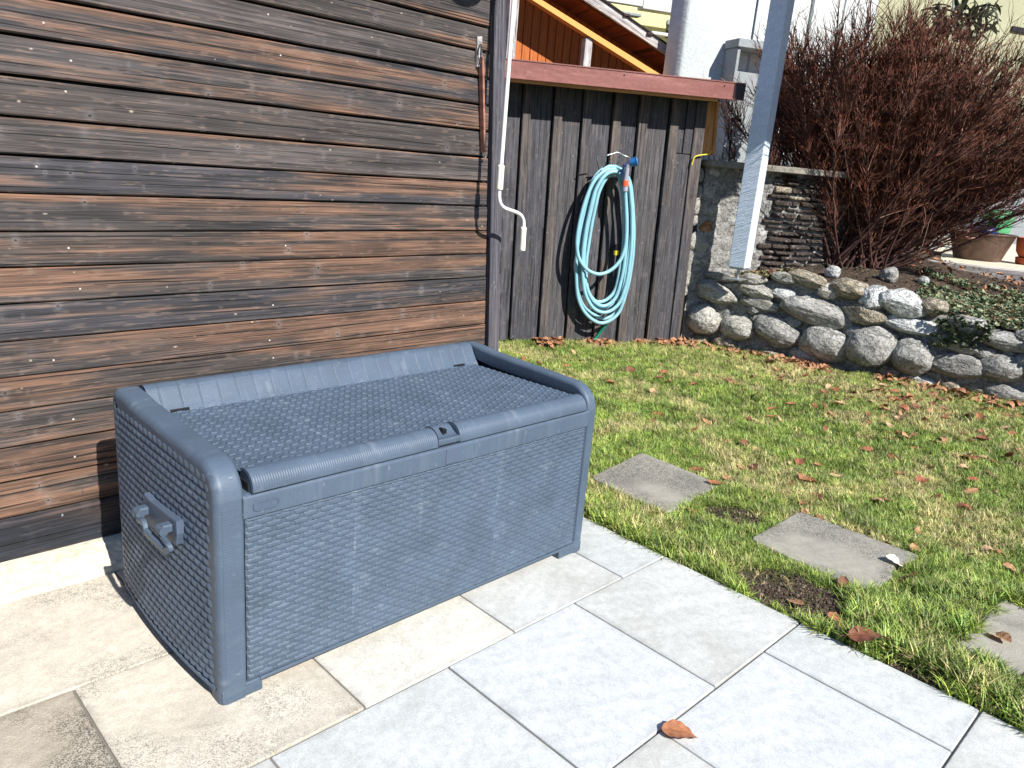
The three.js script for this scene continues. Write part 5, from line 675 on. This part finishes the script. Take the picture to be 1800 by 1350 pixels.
  const grp = new THREE.Group(); grp.name = 'leaf_litter'; grp.userData = { label: 'drifts of rusty fallen leaves along shed base, stone wall and bed', category: 'leaf litter', kind: 'stuff' }; scene.add(grp);
  const o = new THREE.Object3D(), c = new THREE.Color(), lm = new THREE.MeshPhysicalMaterial({ ...leafT, bumpScale: 0.0012, roughness: 0.75, side: THREE.DoubleSide });
  per.forEach((L, k) => { const m = new THREE.InstancedMesh(leafGeo[k * 2], lm, L.length); L.forEach((p, j) => { o.position.set(p.x, (p.y || lawnY(p.x, p.z)) + rr(0.0, 0.025), p.z); o.rotation.set(rr(-0.7, 0.7), rnd() * 6.28, rr(-0.7, 0.7)); o.scale.setScalar(rr(0.05, 0.085)); o.updateMatrix(); m.setMatrixAt(j, o.matrix); const t = rnd(); m.setColorAt(j, c.setRGB(mix(0.34, 0.68, t), mix(0.15, 0.38, t), mix(0.08, 0.22, t))); }); shadowed(m); m.name = 'litter_leaves'; m.userData = { kind: 'stuff' }; grp.add(m); });
}
// ------------------------------------------------------------------ bare shrub
{
  const tubePoly = (pts, r0, r1, n) => { // cheap tapered tube
    const P = [], I = [], up = new THREE.Vector3(0.3, 0.2, 1).normalize(), t = new THREE.Vector3(), a = new THREE.Vector3(), b = new THREE.Vector3();
    pts.forEach((p, i) => { t.copy(pts[Math.min(i + 1, pts.length - 1)]).sub(pts[Math.max(i - 1, 0)]).normalize(); a.crossVectors(t, up).normalize(); b.crossVectors(t, a); const r = mix(r0, r1, i / (pts.length - 1)); for (let k = 0; k < n; k++) { const q = k / n * 6.2832; P.push(p.x + (a.x * Math.cos(q) + b.x * Math.sin(q)) * r, p.y + (a.y * Math.cos(q) + b.y * Math.sin(q)) * r, p.z + (a.z * Math.cos(q) + b.z * Math.sin(q)) * r); } });
    for (let i = 0; i + 1 < pts.length; i++) for (let k = 0; k < n; k++) { const q = i * n + k, s = i * n + (k + 1) % n; I.push(q, q + n, s, s, q + n, s + n); } return [P, I]; };
  const pack = (list) => { let nP = 0, nI = 0; for (const [P, I] of list) { nP += P.length; nI += I.length; } const A = new Float32Array(nP), B = new Uint32Array(nI); let p = 0, q = 0; for (const [P, I] of list) { A.set(P, p); const o = p / 3; for (let i = 0; i < I.length; i++) B[q + i] = I[i] + o; p += P.length; q += I.length; } const g = new THREE.BufferGeometry(); g.setAttribute('position', new THREE.BufferAttribute(A, 3)); g.setIndex(new THREE.BufferAttribute(B, 1)); g.computeVertexNormals(); setUV(g, (x, y, z) => [x, y]); return g; };
  const branch = (p, d, len, n, wob, lift) => { const pts = [p.clone()], q = p.clone(), v = d.clone().normalize(); for (let i = 0; i < n; i++) { v.x += rr(-wob, wob); v.z += rr(-wob, wob); v.y += rr(-wob, wob) + lift; v.normalize(); q.addScaledVector(v, len / n); pts.push(q.clone()); } return [pts, v]; };
  const right = CR.clone().setY(0).normalize(), fwd = CF.clone().setY(0).normalize();
  const shrub = (name, label, base, spread, nStem, len, side, cat, mats, twN, dens) => {
    const t = new Thing(name, label, cat, 'world', [base.x, base.y, base.z]); const st = [], tw = [], fine = [], pale = [];
    for (let i = 0; i < nStem; i++) {
      const a = side[0] + (side[1] - side[0]) * rnd(), l = len * (i % 4 ? rr(0.84, 1.02) : rr(0.5, 0.9)) * (1 - 0.1 * Math.abs(a)); const p = base.clone().addScaledVector(right, rr(-spread, spread)).addScaledVector(fwd, rr(-spread, spread)); p.y -= 0.03;
      const d = right.clone().multiplyScalar(Math.sin(a)).addScaledVector(fwd, rr(-0.45, 0.45)); d.y = Math.cos(a);
      const [pts, v] = branch(p, d, l, 9, 0.075, 0.012); const r = rr(0.006, 0.012); st.push(tubePoly(pts, r, r * 0.3, 5));
      const nb = Math.round(twN * rr(0.7, 1.3));
      for (let k = 0; k < nb; k++) { const f = Math.pow(rnd(), 0.6) * 7.6 + 1.2, j = Math.min(8, Math.floor(f)), q = pts[j].clone().lerp(pts[j + 1], f - j), dd = pts[j + 1].clone().sub(pts[j]).normalize(); dd.x += rr(-0.75, 0.75); dd.z += rr(-0.75, 0.75); dd.y += rr(-0.35, 0.55); const [tp, tv] = branch(q, dd, rr(0.1, 0.42), 4, 0.22, 0.05); (rnd() < 0.035 ? pale : tw).push(tubePoly(tp, rr(0.0022, 0.004), 0.0012, 4)); const m = Math.floor(rr(0, dens)); for (let z = 0; z < m; z++) { const jj = 1 + Math.floor(rnd() * 3), e = tv.clone(); e.x += rr(-0.9, 0.9); e.z += rr(-0.9, 0.9); e.y += rr(-0.5, 0.8); const [fp] = branch(tp[jj], e, rr(0.05, 0.2), 3, 0.25, 0.04); fine.push(tubePoly(fp, 0.002, 0.001, 3)); } }
    }
    t.add('stems', pack(st), mats[0], undefined, { kind: 'stuff' }); t.add('twigs', pack(tw), mats[1], undefined, { kind: 'stuff' }); if (fine.length) t.add('fine_twigs', pack(fine), mats[2], undefined, { kind: 'stuff' }); if (mats[3]) t.add('pale_twigs', pack(pale), mats[3], undefined, { kind: 'stuff', label: 'paler tan younger twigs among the red-brown ones' }); return t;
  };
  const tw3 = std({ color: hex(176, 138, 116), roughness: 0.8 });
  const bark = std({ ...tex(256, 256, (u, v) => { const a = fbm(u * 8, v * 3, 3, 2); const k = 0.6 + 0.8 * a; return [78 * k, 50 * k, 42 * k, a]; }), roughness: 0.9, bumpScale: 0.002 }), tw1 = std({ ...tex(256, 256, (u, v) => { const a = fbm(u * 5, v * 5, 3, 8), k = 0.6 + 0.8 * a; return [112 * k, 66 * k, 48 * k, a]; }), roughness: 0.85 }), tw2 = std({ ...tex(256, 256, (u, v) => { const a = fbm(u * 5, v * 5, 3, 18), k = 0.6 + 0.8 * a; return [122 * k, 68 * k, 46 * k, a]; }), roughness: 0.85 });
  const B = hitBed(1490, 462);
  shrub('bare_shrub', 'large bare reddish-brown shrub of dense twigs fanning up from the bed', B, 0.24, 250, 1.98, [-0.6, 1.1], 'shrub', [bark, tw1, tw2, tw3], 46, 5);
  const B2 = B.clone().addScaledVector(right, 0.75).addScaledVector(fwd, 1.3); B2.y = 0.8;
  shrub('rear_shrub', 'second rust-brown twiggy shrub rising behind the large one', B2, 0.45, 110, 1.85, [-0.3, 0.8], 'shrub', [bark, tw2, tw2], 44, 4);
  const B3 = B.clone().addScaledVector(right, -0.75).addScaledVector(fwd, 0.9); B3.y = 0.8;
  shrub('thin_shrub', 'thin dark twiggy shrub beside the timber post against the pale wall', B3, 0.2, 16, 1.35, [-0.9, 0.3], 'shrub', [bark, bark, bark], 16, 2.4);
  // evergreen with long drooping leaves peeping out on top, and a brown-leaved hedge plant
  const lf = grid(4, 2, (u, v) => [u - 0.5, -0.35 * (u * u) + 0.06 * Math.abs(v - 0.5) * 2, (v - 0.5) * 0.3 * Math.sin(Math.PI * clamp(u * 0.96 + 0.03))]);
  const leafy = (name, label, cat, cpx, dist, rad, n, col, size) => { const c = EYE.clone().addScaledVector(ray(...cpx), dist), base = [c.x, 0.8, c.z]; const t = new Thing(name, label, cat, 'world', base), L = [], o = new THREE.Object3D(), q = [];
    for (let i = 0; i < n; i++) { const v = new THREE.Vector3(rr(-1, 1), rr(-1, 1), rr(-1, 1)); if (v.length() > 1) { i--; continue; } v.multiply(rad); v.add(c); o.position.copy(v); o.rotation.set(rr(-0.5, 0.5), rnd() * 6.28, rr(-0.8, 0.4)); const s = size * rr(0.6, 1.2); o.scale.set(s, s, s); o.updateMatrix(); L.push(lf.clone().toNonIndexed().applyMatrix4(o.matrix)); if (i % 12 === 0) { const b = new THREE.Vector3(c.x + rr(-0.1, 0.1), 0.75, c.z + rr(-0.1, 0.1)); q.push(tubePoly([b, b.clone().lerp(v, 0.5).add(new THREE.Vector3(0, 0.2, 0)), v], 0.012, 0.004, 4)); } }
    t.add('leaves', merge(L), col, undefined, { kind: 'stuff' }); t.add('stems', pack(q), bark, undefined, { kind: 'stuff' }); };
  leafy('evergreen_shrub', 'dark evergreen with long drooping leaves showing above the bare shrub', 'shrub', [1692, 34], 8.6, new THREE.Vector3(0.42, 0.2, 0.4), 150, std({ color: hex(50, 58, 36), roughness: 0.5, side: THREE.DoubleSide }), 0.2);
  leafy('beech_hedge', 'small beech bush keeping orange-brown dead leaves beside the timber post', 'shrub', [1372, 168], 8.8, new THREE.Vector3(0.28, 0.3, 0.3), 700, std({ color: hex(150, 88, 44), roughness: 0.7, side: THREE.DoubleSide }), 0.09);
}
// ------------------------------------------------------------------ bed stones and ground cover
{
  const bs = [[1462, 476, 17, 11, 1, 3, 'smooth bluish oval stone lying in the bed under the shrub'], [1560, 480, 21, 15, 8, 0, 'angular grey stone with a white vein lying in the bed'], [1622, 491, 12, 7, 2, 3, 'small pale oval pebble at the right of the bed stones']];
  for (const [px, py, hw, hh, k, m, label] of bs) { const p = hitBed(px, py + hh), q = toPx(p)[2] / FPX; const s = single('bed_stone', stoneGeo[k], M.stone[m], label, 'stone'); s.scale.set(hw * q, hh * q * 1.1, hw * q * 0.8); s.position.set(p.x, p.y + hh * q * 0.7, p.z); s.rotation.y = 0.8; }
  const bv = std({ ...tex(64, 64, () => [230, 232, 232, 0.5]), roughness: 0.8 });
  // leafy mats: rosettes of small leaves
  const lf = grid(3, 2, (u, v) => [u, 0.35 * u - 0.3 * u * u + 0.1 * Math.abs(v - 0.5), (v - 0.5) * 0.75 * Math.sqrt(Math.max(0, Math.sin(Math.PI * clamp(u * 0.95 + 0.04))))]), ros = [];
  const o = new THREE.Object3D(); for (let i = 0; i < 9; i++) { o.position.set(0, 0.05 * i, 0); o.rotation.set(0, i * 2.4, rr(0.1, 0.7)); o.scale.setScalar(rr(0.6, 1.1)); o.updateMatrix(); ros.push(lf.clone().toNonIndexed().applyMatrix4(o.matrix)); } const R = merge(ros);
  const L = []; const c = new THREE.Color();
  const add = (s, d, sz, col, hang = 0) => { const p = toWorld('wall', [s, bedY(s, Math.max(0, d)) + 0.01 - hang, -d]); L.push([p, sz, col]); };
  for (let i = 0; i < 5200; i++) { const s = rr(1.45, 3.6), d = rr(0.0, 1.5); const den = fbm(s * 3, d * 3, 3, 9); if (rnd() > sstep(0.3, 0.55, den + 0.25 * sstep(1.6, 2.2, s) - 0.15 * sstep(0.5, 1.3, d))) continue; const k = rr(0.6, 1.4), t = rnd(); add(s, d + 0.06, rr(0.016, 0.03), t < 0.66 ? [0.14 * k, 0.185 * k, 0.095 * k] : t < 0.88 ? [0.27 * k, 0.27 * k, 0.15 * k] : [0.2 * k, 0.11 * k, 0.06 * k]); }
  for (let i = 0; i < 900; i++) { const s = rr(1.6, 3.4), dr = rnd(); if (fbm(s * 3.5, 3, 2, 4) < 0.4) continue; const k = rr(0.6, 1.4); add(s, -0.01 - 0.05 * rnd(), rr(0.016, 0.028), [0.09 * k, 0.12 * k, 0.055 * k], 0.2 * dr * fbm(s * 4, 1, 2, 7) * 1.6); }
  for (let i = 0; i < 420; i++) { const s = rr(0.12, 0.62), d = rr(-0.02, 0.35), k = rr(0.6, 1.4); if (rnd() > fbm(s * 7, d * 7, 2, 8) * 1.4) continue; add(s, d + 0.03, rr(0.014, 0.026), rnd() < 0.55 ? [0.15 * k, 0.145 * k, 0.06 * k] : [0.2 * k, 0.1 * k, 0.06 * k]); }
  for (let i = 0; i < 900; i++) { const s = rr(-0.3, 3.4), d = rr(0.1, 2.3), k = rr(0.5, 1.2); add(s, d, rr(0.012, 0.022), rnd() < 0.5 ? [0.1 * k, 0.07 * k, 0.04 * k] : [0.09 * k, 0.1 * k, 0.05 * k]); }
  const m = new THREE.InstancedMesh(R, std({ color: 0xffffff, roughness: 0.75, side: THREE.DoubleSide }), L.length); L.forEach(([p, s, q], i) => { o.position.copy(p); o.rotation.set(rr(-0.6, 0.6), rnd() * 6.28, rr(-0.6, 0.6)); o.scale.setScalar(s); o.updateMatrix(); m.setMatrixAt(i, o.matrix); m.setColorAt(i, c.setRGB(...q)); }); shadowed(m); m.name = 'ground_cover'; m.userData = { label: 'low creeping grey-green plants spilling over the stone wall top', category: 'ground cover', kind: 'stuff' }; scene.add(m);
}
renderer.render(scene, camera);
